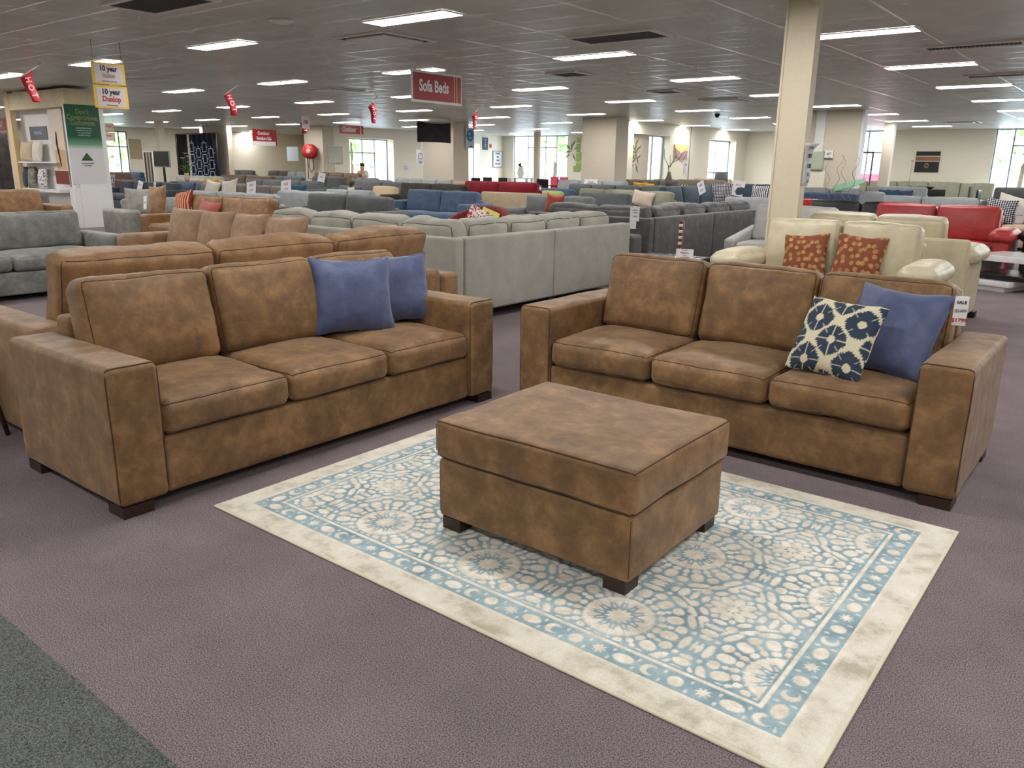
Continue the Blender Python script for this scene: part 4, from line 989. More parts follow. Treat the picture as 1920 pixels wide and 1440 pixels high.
M_redwhite = pattern2('red_blotch_print', 'blotch', rgb(222, 214, 208), rgb(150, 32, 34), 4.5, rgb(214, 206, 200))
M_tiger = pattern2('rust_stripe_print', 'stripes', rgb(120, 36, 26), rgb(214, 150, 110), 2.6)
M_zebra = pattern2('zebra_print', 'stripes', rgb(24, 28, 40), rgb(230, 230, 232), 3.0)
M_ystripe = pattern2('yellow_black_print', 'stripes', rgb(40, 36, 34), rgb(222, 184, 84), 2.4)
M_blueik = pattern2('blue_white_print', 'blotch', rgb(226, 226, 226), rgb(32, 50, 96), 3.5)
M_greyfl = pattern2('grey_flower_print', 'flowers', rgb(216, 214, 212), rgb(84, 66, 84), 6)
M_greyfl2 = pattern2('beige_leaf_print', 'blotch', rgb(150, 144, 126), rgb(92, 88, 74), 9)
F_rust = suede('rust_velvet', rgb(110, 30, 14), rgb(150, 44, 22), rgb(180, 64, 34)); F_coral = suede('coral_suede', rgb(138, 54, 44), rgb(158, 70, 58), rgb(180, 88, 72))
F_yel = fabric('mustard_fabric', rgb(214, 170, 60), .08); F_pink = fabric('pale_pink_fabric', rgb(196, 180, 166), .08); F_tealc = fabric('teal_fabric', rgb(40, 78, 98), .2)

PC('rust and gold flower print cushion at the left end of the cream recliner', s_cr, 1502, .40, .40, M_flor, 20, -5, seed=2, N=16, py=500)
PC('rust and gold flower print cushion in the middle of the cream recliner', s_cr, 1603, .42, .42, M_flor, 20, 3, seed=3, N=16, py=505)
PC('black and white dotted cushion on the slate blue sofa under the banner', s_sl, 206, .62, .58, M_dots, 10, seed=4)
PC('black and white dotted cushion on the navy side wing near the column', s_nw, 1352, .62, .56, M_dots, 6, seed=5, turn=-60, fo=.2)
PC('black and white dotted cushion on the beige sofa at right edge', s_br, 1880, .52, .46, M_dots, 5, 4, seed=6, fo=.35)
PC('rust and white striped cushion on the brown suede sofa', s_rc, 335, .50, .48, M_tiger, 16, -12, seed=7)
PC('coral red suede cushion beside the rust striped one', s_rc, 382, .58, .38, F_coral, 20, 4, seed=8)
PC('grey suede square cushion on the pale grey armchair sofa', s_pg, 262, .60, .50, M_lgsuede, 10, seed=9, turn=-50, fo=.1)
PC('brown suede cushion leaning at the left end of the red-cushion sofa', s_rc, 288, .55, .56, M_tan, 10, -4, seed=10)
P_ = Vector((0, 0, 0))
q = aty(893, 392, s_bg.location.y); pillow('red and white patterned cushion on the burgundy sofa', (q.x, s_bg.location.y-.02, .485), .2, .44, .36, .13, M_redwhite, 22, 18, 11, 12, .07)
PC('rust red velvet cushion on its corner on the mid grey sofa', s_mg, 1037, .44, .42, F_rust, 10, 6, seed=12, corner=.12)
PC('pale pink cushion on the olive grey sofa', s_og, 1203, .62, .38, F_pink, 16, 8, seed=13)
PC('zebra print cushion on the navy sofa left of the column', s_nf, 1424, .62, .46, M_zebra, 12, seed=15)
PC('mustard yellow cushion on the middle wall sofa', s_mw, 1197, .55, .52, F_yel, 10, seed=16)
PC('second mustard cushion on the middle wall sofa, right of the first', s_mw, 1212, .4, .48, F_yel, 10, 6, seed=17)
PC('black and yellow striped cushion on the taupe sofa', s_tp, 1268, .7, .46, M_ystripe, 12, seed=18)
PC('off-white pointed cushion on the taupe sofa, left of another', s_ta, 395, .74, .44, F_white, 16, 8, seed=19, corner=.14)
PC('off-white pointed cushion nearest the first price card', s_ta, 426, .74, .48, F_white, 16, -8, seed=20, corner=.14)
PC('deep teal cushion at the right end of the taupe sofa', s_ta, 558, .6, .46, F_tealc, 8, seed=21)
PC('mustard cushion on the tan sofa in front of the curtains', s_tn, 396, 1.0, .40, F_yel, 10, seed=22)
PC('blue and white ikat cushion on the lime green sofa', s_lm, 1000, .5, .46, M_blueik, 6, seed=23)
PC('blue satin cushion on the grey armchair at far right', s_ga, 1684, .66, .5, F_navy, 10, seed=25)
PC('teal and white zigzag cushion left of the blue satin one', s_ga, 1664, .5, .5, F_tealc, 8, seed=26, fo=.28)
PC('cream cushion on the beige sofa at the right edge', s_br, 1912, .8, .44, F_white, 14, 14, seed=27, fo=.3)

def SC(label, t, px, py, w, h, lines=(), mat=None, tilt=0, name='price_card', cat='price card', up=0, fo=.0, turn=0, beh=False):
    """card leaning on the back cushions (or hung over the back frame) of a stock sofa; px, py = its centre"""
    c, f, D, H, sz = INFO[t.name]; q = on_sofa(t, px, py, -(D/2-.37)+.0)
    lean = 11
    if beh: fw = (D/2+.012)*1.0; q = on_sofa(t, px, py, -D/2-.012) if not beh == 'back' else on_sofa(t, px, py, -D/2-.02); lean = 0
    else:
        fw = -(D/2-.37)-(q.z-sz)*math.tan(math.radians(lean))+.075+fo; q = on_sofa(t, px, py, fw)
    ff = -f if beh else f
    o = thing(name, label, cat, tuple(q), math.atan2(ff.x, -ff.y)+math.radians(turn), 'price cards')
    M = TRS((0, 0, 0), math.radians(-lean), math.radians(tilt))
    mb = MB(); mb.box(-w/2, w/2, -.002, .002, -h/2, h/2, 0, M); mb.build('card', mat or M_paper, o, smooth=False)
    n = len(lines)
    for k, (s, size, m) in enumerate(lines):
        text_obj(s, size, m, o, M @ TRS((0, -.0035, h/2-(k+.7)*h/(n+.4)), math.pi/2), bold=.01)
    return o
YEL = plain('yellow_card', rgb(222, 214, 110), .5)
PL = (('SALE', .09, M_redink), ('$1999', .07, M_inkgrey))
SC('white curved price card on the slate blue sofa', s_sl, 262, 352, .26, .40, (('SOFA', .06, M_inkgrey), ('$1499', .07, M_redink)), tilt=14)
SC('small white tag right of the curved price card', s_sl, 290, 348, .12, .2, (('NEW', .04, M_ink),))
SC('white paper tag on the brown suede cushion at left', s_rc, 272, 380, .10, .22, (('$899', .035, M_inkgrey),), tilt=-10, fo=.1)
SC('white hanging tag on the back of the grey linen sofa', s_gl, 517, 374, .13, .24, (('INFO', .03, M_ink), ('$999', .035, M_inkgrey)), beh='back')
SC('white price card on the taupe sofa, left one', s_ta, 471, 352, .42, .32, PL, tilt=-8)
SC('white price card on the taupe sofa, right one', s_ta, 536, 350, .42, .32, PL, tilt=-8)
SC('bright white price card draped on the charcoal sofa', s_cw, 602, 337, .4, .5, PL, tilt=8)
o = thing('price_card', 'yellow price card on the burgundy sofa', 'price card', (s_bg.location.x+.16, s_bg.location.y+.105, .74), 0, 'price cards')
M_ = TRS((0, 0, 0), math.radians(-8), math.radians(16)); MB().box(-.15, .15, -.002, .002, -.12, .12, 0, M_).build('card', YEL, o, smooth=False)
for s, z, sz_, m in (('MANAGER SPECIAL', .05, .028, M_inkgrey), ('$1199', -.03, .075, plain('gold_ink', rgb(150, 118, 30), .5))): text_obj(s, sz_, m, o, M_ @ TRS((0, -.0035, z), math.pi/2))
q = aty(1190, 406, 9.335); o = thing('price_card', 'long white double tag hanging over the charcoal suite', 'price card', tuple(q), 0, 'price cards')
MB().box(-.07, .03, -.003, -.001, -.16, .12).box(-.02, .07, -.006, -.004, -.06, .13).build('card', M_paper, o, smooth=False)
for s, z in (('DISPLAY', .08), ('MODEL', .05), ('$2199', .0)): text_obj(s, .02, M_ink, o, TRS((.01, -.007, z), math.pi/2))
SC('white price card on the light grey sofa by the bamboo pillar', s_lp, 1107, 345, .5, .30, PL)
SC('white price card on the navy side wing', s_nw, 1315, 352, .40, .34, PL, tilt=-14)
SC('white price card on the navy sofa facing the camera', s_nf, 1383, 353, .46, .5, PL, tilt=6)
SC('grey and white label on the black sofa at the right edge', s_bk, 1912, 404, .10, .22, (('AS NEW', .022, M_ink),))
o = MB().box(-.36, .36, -.12, .12, 0, .012).build('folded_card', plain('green_card', rgb(70, 140, 96), .5), None, smooth=False); cc = INFO[s_gc.name]; o.location = (cc[0].x-.25, cc[0].y+.2, cc[3]+.14); o.rotation_euler = (math.radians(35), math.radians(-18), 0); tag(o, 'green folded card lying across the pale grey sofa back', 'card')
# side table by the charcoal suite with its card, brochure and ornament
st = thing('side_table', 'glossy black side table behind the right brown sofa', 'side table', (-3.95, 7.55, 0), math.radians(0))
MB().rbox(-.36, .36, -.36, .36, .47, .53, .006, 2).build('table_top', leather('black_gloss', rgb(10, 10, 12), .08), st)
MB().box(-.345, .345, -.345, -.30, .5301, .534).box(-.345, .345, .30, .345, .5301, .534).box(-.345, -.30, -.30, .30, .5301, .534).box(.30, .345, -.30, .30, .5301, .534).build('glass_inlay', plain('grey_inlay', rgb(104, 106, 112), .15), st, smooth=False)
for sx in (-1, 1):
    for sy in (-1, 1): boxobj('leg', sx*.32-.03, sx*.32+.03, sy*.32-.03, sy*.32+.03, 0, .47, M_blackleg, st)
o = MB().box(-.10, .10, -.07, .07, 0, .003).build('brochure', M_paper, None, smooth=False, at=(-4.08, 7.42, .536)); tag(o, 'white brochure lying flat on the black side table', 'brochure')
og = thing('ornament', 'red and white banded ornament on steel stem, on the black table', 'ornament', (-3.78, 7.56, .535))
MB().lathe([(.06, 0), (.058, .006), (.035, .018), (.01, .024)], 20).build('foot', M_steel, og)
MB().tube([(-.012, 0, .02), (-.010, 0, .12)], .003, 6).tube([(.012, 0, .02), (.010, 0, .12)], .003, 6).build('stem', M_steel, og)
b = MB()
for k in range(9): b.rbox(-.016-.003*(k % 2), .016+.003*(k % 2), -.012, .012, .11+k*.030, .11+k*.030+.0295, .006, 2, k % 2)
b.build('banded_body', [plain('ornament_red', rgb(120, 26, 24), .3), plain('ornament_silver', rgb(206, 200, 190), .3)], og)
MB().tube([(.018, 0, .16), (.034, 0, .17), (.034, 0, .37), (.02, 0, .385)], .0035, 6).build('arm', plain('brass', rgb(200, 180, 130), .3, .8), og)
cd = thing('sign_stand', 'white acrylic price sign on the corner of the black side table', 'sign', (-3.60, 7.32, .535), math.radians(22))
MB().box(-.085, .085, -.002, .002, 0, .125).box(-.085, .085, 0, .05, 0, .003).build('card', M_paper, cd, smooth=False)
for s, z, m, sz in (('FURNITURE', .112, M_redink, .010), ('Rebecca', .088, M_redink, .024), ('2 Seater', .062, M_redink, .013), ('Leather $1999', .042, M_ink, .015), ('recliner lounge', .024, M_inkgrey, .011)): text_obj(s, sz, m, cd, TRS((0, -.003, z), math.pi/2), bold=.01)
# white glossy coffee table, right
qa, qb = atz(1822, 541, 0), atz(1882, 549, 0)
ct = thing('coffee_table', 'white and black gloss two-tier coffee table at right edge', 'coffee table', (0, 0, 0), 0)
ct.rotation_euler = (0, 0, math.atan2(qb.y-qa.y, qb.x-qa.x)); _o = Matrix.Rotation(ct.rotation_euler[2], 3, 'Z') @ Vector((.10, -.46, 0)); ct.location = (qb.x-_o.x, qb.y-_o.y, 0)
W_ = leather('white_gloss', rgb(226, 224, 224), .12); K_ = leather('black_gloss2', rgb(10, 10, 12), .12)
MB().rbox(-.42, .62, -.40, .40, .36, .43, .006, 2).build('table_top', W_, ct)
MB().rbox(-.40, .40, -.38, .36, .14, .20, .006, 2).build('shelf', K_, ct)
MB().rbox(-.46, .16, -.50, .38, .065, .13, .006, 2).build('plinth', W_, ct); MB().rbox(-.44, .10, -.46, .36, 0, .065, .004, 2).build('plinth_foot', W_, ct)
MB().box(-.40, -.36, -.34, .34, .205, .355).build('side_panel', W_, ct, smooth=False); MB().box(.22, .27, -.34, .34, .205, .355).build('side_panel', K_, ct, smooth=False)
# low table and rug sliver at the left edge
q = atz(20, 818, 0)
lt = thing('low_table', 'black metal framed low table cut by the left edge', 'table', (q.x-.3, q.y-.1, 0))
MB().tube([(.27, .1, 0), (.21, .06, .36)], .012, 6).build('leg', M_wood, lt); MB().tube([(-.27, .1, 0), (-.21, .06, .36)], .012, 6).build('leg', M_wood, lt); MB().tube([(-.27, -.5, 0), (-.21, -.44, .36)], .012, 6).build('leg', M_wood, lt)
MB().tube([(.27, -.5, 0), (.21, -.44, .36)], .012, 6).build('leg', M_wood, lt)
MB().rbox(-.24, .24, -.48, .10, .36, .375, .004, 2).build('table_top', M_wood, lt)
MB().rbox(-.22, .22, -.46, .08, .376, .43, .025, 3).build('seat_pad', fabric('boucle', rgb(206, 198, 180), .12, 30, 90), lt)
# red plastic wrapped parcel behind the cream recliner
q = on_sofa(s_oc, 1512, 392, .1); o = MB().rbox(-.2, .2, -.07, .07, 0, .42, .02, 2).build('parcel', leather('red_plastic', rgb(190, 30, 36), .15), None, at=(q.x, q.y, .47)); tag(o, 'shiny red plastic wrapped parcel right of the column', 'parcel')


# ------------------------------------------------------------------ column with its banner
cl = MB().box(-.145, .145, 0, .13, 0, CEIL).box(-.151, -.145, -.004, .134, 0, CEIL).box(.085, .145, -.012, 0, 0, CEIL).box(-.151, -.13, -.012, -.004, 0, CEIL).build('wall_column', M_col, None, smooth=False)
q = aty(1478, 1, 7.98); cl.location = (q.x+.15, 7.98, 0); struct(cl)

# ------------------------------------------------------------------ signs, banners and pictures
NORM = {'X': math.pi/2, 'Y': 0.0}
def panel(name, label, cat, plane, v, l, t_, r, b, mat, th=.012, texts=(), group=None, part='board', hang=None, frame=None, gap=0.0):
    """flat board in the plane X = v or Y = v; l, t_, r, b = its pixel box"""
    fn = atx if plane == 'X' else aty
    A, B, Cc = fn(l, (t_+b)/2, v), fn(r, (t_+b)/2, v), fn((l+r)/2, t_, v); D_ = fn((l+r)/2, b, v)
    w_ = abs((B-A).y if plane == 'X' else (B-A).x); h = abs(Cc.z-D_.z); c = (A+B)/2; c.z = (Cc.z+D_.z)/2
    if plane == 'X': c.x = v+gap
    else: c.y = v-gap
    o = thing(name, label, cat, tuple(c), NORM[plane], group)
    MB().box(-w_/2, w_/2, 0, th, -h/2, h/2).build(part, mat, o, smooth=False)
    if frame: 
        f = .03; MB().box(-w_/2-f, w_/2+f, -.012, .02, h/2, h/2+f).box(-w_/2-f, w_/2+f, -.012, .02, -h/2-f, -h/2).box(-w_/2-f, -w_/2, -.012, .02, -h/2, h/2).box(w_/2, w_/2+f, -.012, .02, -h/2, h/2).build('frame', frame, o, smooth=False)
    for (s, fx, fz, fs, m, sx) in texts:       # fractions of the board
        text_obj(s, h*fs, m, o, TRS((fx*w_, -.003, fz*h), math.pi/2), bold=.03, sx=sx)
    if hang:
        top = CEIL
        for fx in (-.42, .42): MB().tube([(w_*fx, th/2, h/2), (w_*fx, th/2, top-c.z)], .003, 4).build('hanging_wire', M_steel, o)
    return o, w_, h
WHT = M_white
o, w_, h = panel('hanging_sign', 'red Sofa Beds sign hanging in the middle of the ceiling', 'sign', 'X', -9.1, 774, 140, 864, 190, M_redsign, .02, (('Sofa Beds', -.07, .02, .60, plain('sign_white', rgb(232, 228, 226), .4), .72),), hang=True)
MB().box(-w_/2-.02, w_/2+.02, -.004, .024, h/2, h/2+.035).box(-w_/2-.02, w_/2+.02, -.004, .024, -h/2-.035, -h/2).box(-w_/2-.02, -w_/2, -.004, .024, -h/2, h/2).box(w_/2, w_/2+.02, -.004, .024, -h/2, h/2).build('frame', M_lframe, o, smooth=False)
GOLD = plain('gold_stripe', rgb(200, 180, 110), .5)
MB().box(w_*.345, w_*.365, -.0015, 0, -h/2, h/2).box(w_*.40, w_*.42, -.0015, 0, -h/2, h/2).build('stripe', GOLD, o, smooth=False)
o, w_, h = panel('hanging_sign', 'red Outdoor sign hanging left of the black cloth', 'sign', 'X', -23.0, 637, 235, 681, 251, M_redsign, .02, (('Outdoor', -.10, .0, .85, plain('sign_white', rgb(232, 228, 226), .4), .70),), hang=True)
MB().box(w_*.36, w_*.41, -.002, 0, -h/2, h/2).build('stripe', GOLD, o, smooth=False)
o, w_, h = panel('hanging_sign', 'red and white Outdoor Furniture Sale sign at far left', 'sign', 'X', -26.0, 474, 243, 519, 273, M_redsign, .02, (('Outdoor', -.05, .26, .30, M_white, .8), ('Furniture Sale', -.04, -.06, .30, M_white, .66)), hang=True)
MB().box(-w_/2, w_/2-.06, -.003, 0, -h/2, -h*.24).build('lower_strip', M_paper, o, smooth=False)
panel('hanging_sign', 'white card ending in 500 beside the leftmost middle flag', 'sign', 'X', -20.0, 566, 217, 580, 241, M_paper, .01, (('500', 0, 0, .4, M_redink, .8),), hang=True)
yb = plain('yellow_border', rgb(226, 186, 66), .6); gp = plain('pale_grey_sheet', rgb(206, 200, 200), .6)
for lb, l, t_, r, b, tx in (('yellow bordered 10 year Italian sign hanging at upper left', 172, 118, 234, 158, (('10 year', 0, .22, .34, M_ink, .85), ('Italian', 0, -.10, .32, plain('faded_ink', rgb(170, 150, 150), .6), .85), ('mechanism warranty', 0, -.36, .09, M_inkgrey, 1))),
                            ('yellow bordered 10 year Dunlop sign below the Italian one', 177, 161, 240, 203, (('10 year', 0, .22, .34, M_ink, .85), ('Dunlop', 0, -.10, .34, M_redink, .85), ('foam warranty', 0, -.36, .09, M_inkgrey, 1)))):
    o, w_, h = panel('hanging_sign', lb, 'sign', 'X', -11.2, l, t_, r, b, yb, .008, tx, hang='Italian' in lb)
    MB().box(-w_*.42, w_*.42, -.002, 0, -h*.42, h*.40).build('sheet', gp, o, smooth=False)
    if 'Dunlop' in lb:
        for fx in (-.4, 0, .4): MB().tube([(w_*fx, .004, h/2), (w_*fx, .004, h/2+.06)], .004, 4).build('link', M_white, o)
for lb, l, t_, r, b in (('distant yellow bordered sign behind the green banner', 192, 231, 214, 246), ('lower one of the two distant yellow bordered signs', 192, 248, 216, 264)):
    o, w_, h = panel('hanging_sign', lb, 'sign', 'X', -30.0, l, t_, r, b, yb, .01, (('10 year', 0, .1, .3, M_redink, .8),), hang='distant yellow bordered sign behind' in lb)
    MB().box(-w_*.42, w_*.42, -.002, 0, -h*.42, h*.40).build('sheet', gp, o, smooth=False)
# red HOT flags on slanting white sticks
RF = plain('red_flag', rgb(176, 30, 44), .6); PF = plain('pink_flag_letters', rgb(226, 176, 180), .6)
for k, (lb, sx, sy, bx, by, ex, ey) in enumerate([('red flag on a white stick at the far left, in front of the booth', 78, 118, 38, 145, 67, 192), ('red flag on a white stick left of the Sofa Beds sign', 449, 157, 420, 178, 438, 216),
        ('red flag hanging beside the white 500 card', 582, 214, 562, 230, 571, 250), ('red flag between the Outdoor and Sofa Beds signs', 708, 181, 690, 201, 703, 231), ('red flag right of the black cloth', 898, 201, 884, 219, 893, 244)]):
    T0 = atz(sx, sy, CEIL); X = T0.x; B0 = atx(bx, by, X); E0 = atx(ex, ey, X)
    o = thing('hanging_flag', lb, 'flag', tuple(T0), math.pi/2, 'red flags on sticks')
    L_ = lambda P: Vector(((P-T0).y, 0, (P-T0).z))
    s1, e1 = L_(B0), L_(E0); MB().tube([(0, 0, 0), s1], .012, 6).build('stick', M_white, o)
    top = s1*.45; wd = abs(s1.x-top.x); V = []; F = []
    n = 14; bw = wd*.62; ln = (s1+top)/2-e1
    for i in range(n+1):
        u = i/n; c0 = (s1+top)/2*(1-u)+e1*u; hw = wd*(1-u)*.5+bw*u*.5; twist = .25*math.sin(u*3.2+k)
        slope = (top.z-s1.z)*(1-u)
        for s in (-1, 1): V.append((c0.x+s*hw*math.cos(twist), s*hw*math.sin(twist)+.04*math.sin(u*5+k), c0.z+s*slope/2))
    for i in range(n): F.append((2*i, 2*i+1, 2*i+3, 2*i+2))
    m_ = mesh_obj('flag_cloth', V, F, RF, o); sd = m_.modifiers.new('thick', 'SOLIDIFY'); sd.thickness = .006
    d_ = (e1-(s1+top)/2); 
    for q_, ch in enumerate('HOT'):
        u = .22+.27*q_; c0 = (s1+top)/2*(1-u)+e1*u; ang = math.atan2(d_.z, d_.x)
        text_obj(ch, wd*.62, PF, o, TRS((c0.x, .04*math.sin(u*5+k)-.012-wd*.10, c0.z), math.pi/2, 0, 0) @ Matrix.Rotation(ang, 4, 'Z'), bold=.03)
# black cloth, small hanging signs
a = atx(782, 226, -20.0); b = atx(845, 231, -20.0); c_ = atx(782, 266, -20.0); w_ = abs(b.y-a.y); h = a.z-c_.z
o = thing('hanging_cloth', 'black cloth sagging from the ceiling in front of the beige pillar', 'cloth', (-20.0, (a.y+b.y)/2, a.z), math.pi/2)
V = []; F = []; N = 20
for i in range(N+1):
    for j in range(N+1):
        u = i/N; v = j/N; x = (u-.5)*w_; z = -v*h
        dip = .09*h*math.sin(math.pi*u)*(1-v)**3
        V.append((x, .03*math.sin(9*v-4*abs(u-.5)*2)*math.sin(math.pi*u), z-dip+.02*h*math.sin(math.pi*u)*v))
for i in range(N):
    for j in range(N): F.append((i*(N+1)+j, i*(N+1)+j+1, (i+1)*(N+1)+j+1, (i+1)*(N+1)+j))
m_ = mesh_obj('cloth', V, F, fabric('black_cloth', rgb(34, 34, 38), .2), o); m_.modifiers.new('thick', 'SOLIDIFY').thickness = .01
for s in (-1, 1): MB().tube([(s*w_*.49, 0, 0), (s*w_*.49, 0, CEIL-a.z)], .004, 4).build('hanging_wire', M_steel, o)
o, w_, h = panel('hanging_sign', 'white hexagon logo sign hanging under the black cloth', 'sign', 'X', -21.2, 781, 281, 795, 311, M_paper, .01, (('BEDS', 0, -.28, .16, plain('teal_ink', rgb(60, 130, 150), .6), .8),))
MB().tube([(w_*.3*math.cos(k*math.pi/3+.52), -.006, h*.12+w_*.3*math.sin(k*math.pi/3+.52)) for k in range(6)], .012, 5, closed=True).build('hexagon_logo', M_inkgrey, o)
MB().tube([(0, .005, h/2), (0, .005, CEIL-o.location.z)], .005, 4).build('hanging_wire', M_steel, o)
o, w_, h = panel('hanging_sign', 'pale blue banner with a blue disc beside the rightmost flag', 'sign', 'X', -20.4, 873, 240, 889, 278, plain('pale_blue_sheet', rgb(176, 196, 210), .5), .01, (('OZ', -.05, .22, .16, M_white, .8), ('made', .05, .02, .10, M_white, .8), ('WOW', .1, -.42, .1, M_ink, .9)), hang=True)
MB().lathe([(w_*.43, 0), (w_*.43, .003)], 28, M=Matrix.Translation((0, 0, h*.12)) @ Matrix.Rotation(math.pi/2, 4, 'X')).build('blue_disc', plain('blue_disc', rgb(50, 120, 176), .5), o, smooth=False)
panel('poster', 'dark blue poster on the wall right of the blue disc banner', 'poster', 'X', -27.77, 905, 258, 915, 281, plain('dark_blue_sheet', rgb(24, 52, 82), .6), .01, (('INTEREST', 0, .3, .1, M_paper, .6), ('FREE', 0, .12, .1, M_paper, .7), ('TERMS', 0, -.06, .1, M_paper, .7), ('AVAILABLE', 0, -.22, .1, M_paper, .5)))
panel('poster', 'white framed INTEREST FREE TERMS AVAILABLE poster beside the glass wall', 'poster', 'X', -27.77, 925, 284, 941, 313, M_paper, .012, (('INTEREST', 0, .36, .15, M_ink, .8), ('FREE', 0, .14, .15, M_ink, .8), ('TERMS', 0, -.08, .15, M_ink, .8), ('AVAILABLE', 0, -.30, .15, M_ink, .75)), frame=M_inkgrey)
panel('notice', 'small red and white fire notice above the white poster', 'sign', 'X', -27.77, 918, 270, 922, 277, M_redink, .01)
panel('notice', 'small white notice on the wall left of the hexagon sign', 'poster', 'X', -27.77, 760, 309, 767, 320, M_paper, .008, (('SALE', 0, .2, .2, M_inkgrey, .8), ('NOW', 0, -.1, .2, M_inkgrey, .8)))
panel('mirror', 'rectangular wall mirror between the hose reel and the glass doors', 'mirror', 'X', -27.77, 616, 275, 641, 306, plain('mirror', rgb(200, 205, 208), .03, 1), .02, frame=M_steel)
panel('picture', 'blue grey abstract picture on the cream room wall', 'picture', 'Y', 25.9, 538, 275, 559, 302, pattern2('blue_abstract', 'blotch', rgb(196, 204, 214), rgb(120, 134, 158), 6, rgb(164, 150, 160)), .03)
# landscape and leaf pictures on the middle wall
o, w_, h = panel('picture', 'green and ochre leaf canvas on the middle wall beside the pillar', 'picture', 'X', -14.27, 1163, 270, 1172, 304, pattern2('leaf_canvas', 'blotch', rgb(126, 140, 88), rgb(186, 170, 112), 4, rgb(90, 120, 90)), .04)
o, w_, h = panel('picture', 'mountain landscape canvas in orange and mauve on the middle wall', 'picture', 'X', -14.26, 1265, 271, 1289, 298, plain('orange_sky', rgb(236, 196, 130), .6), .05)
V = [(-w_/2, -.004, -h/2), (w_/2, -.004, -h/2), (w_/2, -.004, h*.10), (w_*.22, -.004, h*.06), (-.02*w_, -.004, -.12*h), (-.2*w_, -.004, .08*h), (-w_/2, -.004, h*.22)]
mesh_obj('mountains', V, [tuple(range(7))], plain('mauve_mountains', rgb(160, 132, 138), .6), o, smooth=False)
panel('poster', 'narrow pale blue poster right of the mountain canvas', 'poster', 'X', -14.27, 1283, 302, 1288, 325, plain('pale_poster', rgb(206, 212, 228), .6), .006, (('HOME', 0, .2, .2, plain('blue_ink', rgb(90, 110, 170), .6), .6),))
q = atx(1297, 240, -14.25); q2 = atx(1291, 335, -14.25); tr = MB().tube([(-14.26, q.y, CEIL), (-14.26, q.y, 1.0)], .014, 5).build('trim_2', M_inkgrey); struct(tr)
# bamboo mural: stems on the back wall, leaf sprays
BG = plain('bamboo_green', rgb(150, 176, 96), .6); BL = plain('leaf_green', rgb(110, 128, 76), .6)
o = thing('bamboo_mural', 'painted green bamboo stems on the wall beside the glass doors', 'mural', (0, 34.29, 0)); st = MB()
for (px, t_, b, tp) in ((1086, 258, 322, .11), (1092, 284, 320, .09), (1079, 311, 322, .06)):
    A = aty(px, t_, 34.29); B = aty(px-4, b, 34.29); z = B.z
    while z < A.z: st.box((A.x+B.x)/2-tp, (A.x+B.x)/2+tp, -.01, 0, z, min(A.z, z+.42)); z += .46
st.build('stems', BG, o, smooth=False)
def spray(mb, c, pts, ax):
    for (dx, dz, a, l) in pts:
        u = Vector((math.cos(a), 0, math.sin(a))); n_ = Vector((-u.z, 0, u.x)); p0 = Vector((dx, 0, dz))
        q_ = [p0, p0+u*l*.5+n_*l*.11, p0+u*l, p0+u*l*.5-n_*l*.11]
        vs = []
        for off in (-.006, 0):
            for p_ in q_:
                v = Vector((c.x+p_.x, c.y+off, c.z+p_.z)) if ax == 'Y' else Vector((c.x-off, c.y+p_.x, c.z+p_.z)); vs.append(v)
        mb.add(vs, [(0, 1, 2, 3), (4, 7, 6, 5), (0, 4, 5, 1), (1, 5, 6, 2), (2, 6, 7, 3), (3, 7, 4, 0)])
PT = [(0, 0, 2.4, .5), (0, 0, 1.6, .45), (0, 0, 3.3, .45), (.1, .05, .5, .4), (-.1, -.1, 3.9, .42), (.05, -.1, 5.2, .45), (.0, .2, 1.0, .4)]
mb = MB(); c = aty(1072, 283, 34.29); c.y = 0; spray(mb, c, PT, 'Y'); mb.build('leaves', BL, o, smooth=False)
o = thing('leaf_mural', 'painted leaf sprays on the panel inside the left wall opening', 'mural', (0, 0, 0)); mb = MB()
for (px, py) in ((1192, 284), (1191, 301)): c = atx(px, py, -14.49); c.x = -14.49; spray(mb, c, [(a_, b_, c_, d_*.8) for a_, b_, c_, d_ in PT], 'X')
mb.build('leaves', BL, o, smooth=False)
# striped panel art on the far right wall
o, w_, h = panel('picture', 'black canvas with a brown band on the far right wall', 'picture', 'Y', 34.26, 1716, 284, 1761, 323, plain('black_canvas', rgb(36, 34, 36), .6), .05)
MB().box(-w_/2, w_/2, -.003, 0, h*.04, h*.26).build('brown_band', plain('brown_band', rgb(150, 96, 70), .6), o, smooth=False)
MB().box(-w_/2, w_/2, -.004, 0, h*.26, h*.285).box(-w_/2, w_/2, -.004, 0, h*.015, h*.04).build('cream_lines', M_paper, o, smooth=False)
MB().tube([(.09*math.cos(k*.9)*(.3+k*.06), -.004, -h*.17+.09*math.sin(k*.9)*(.3+k*.06)) for k in range(14)], .008, 4).build('gold_motif', GOLD, o)
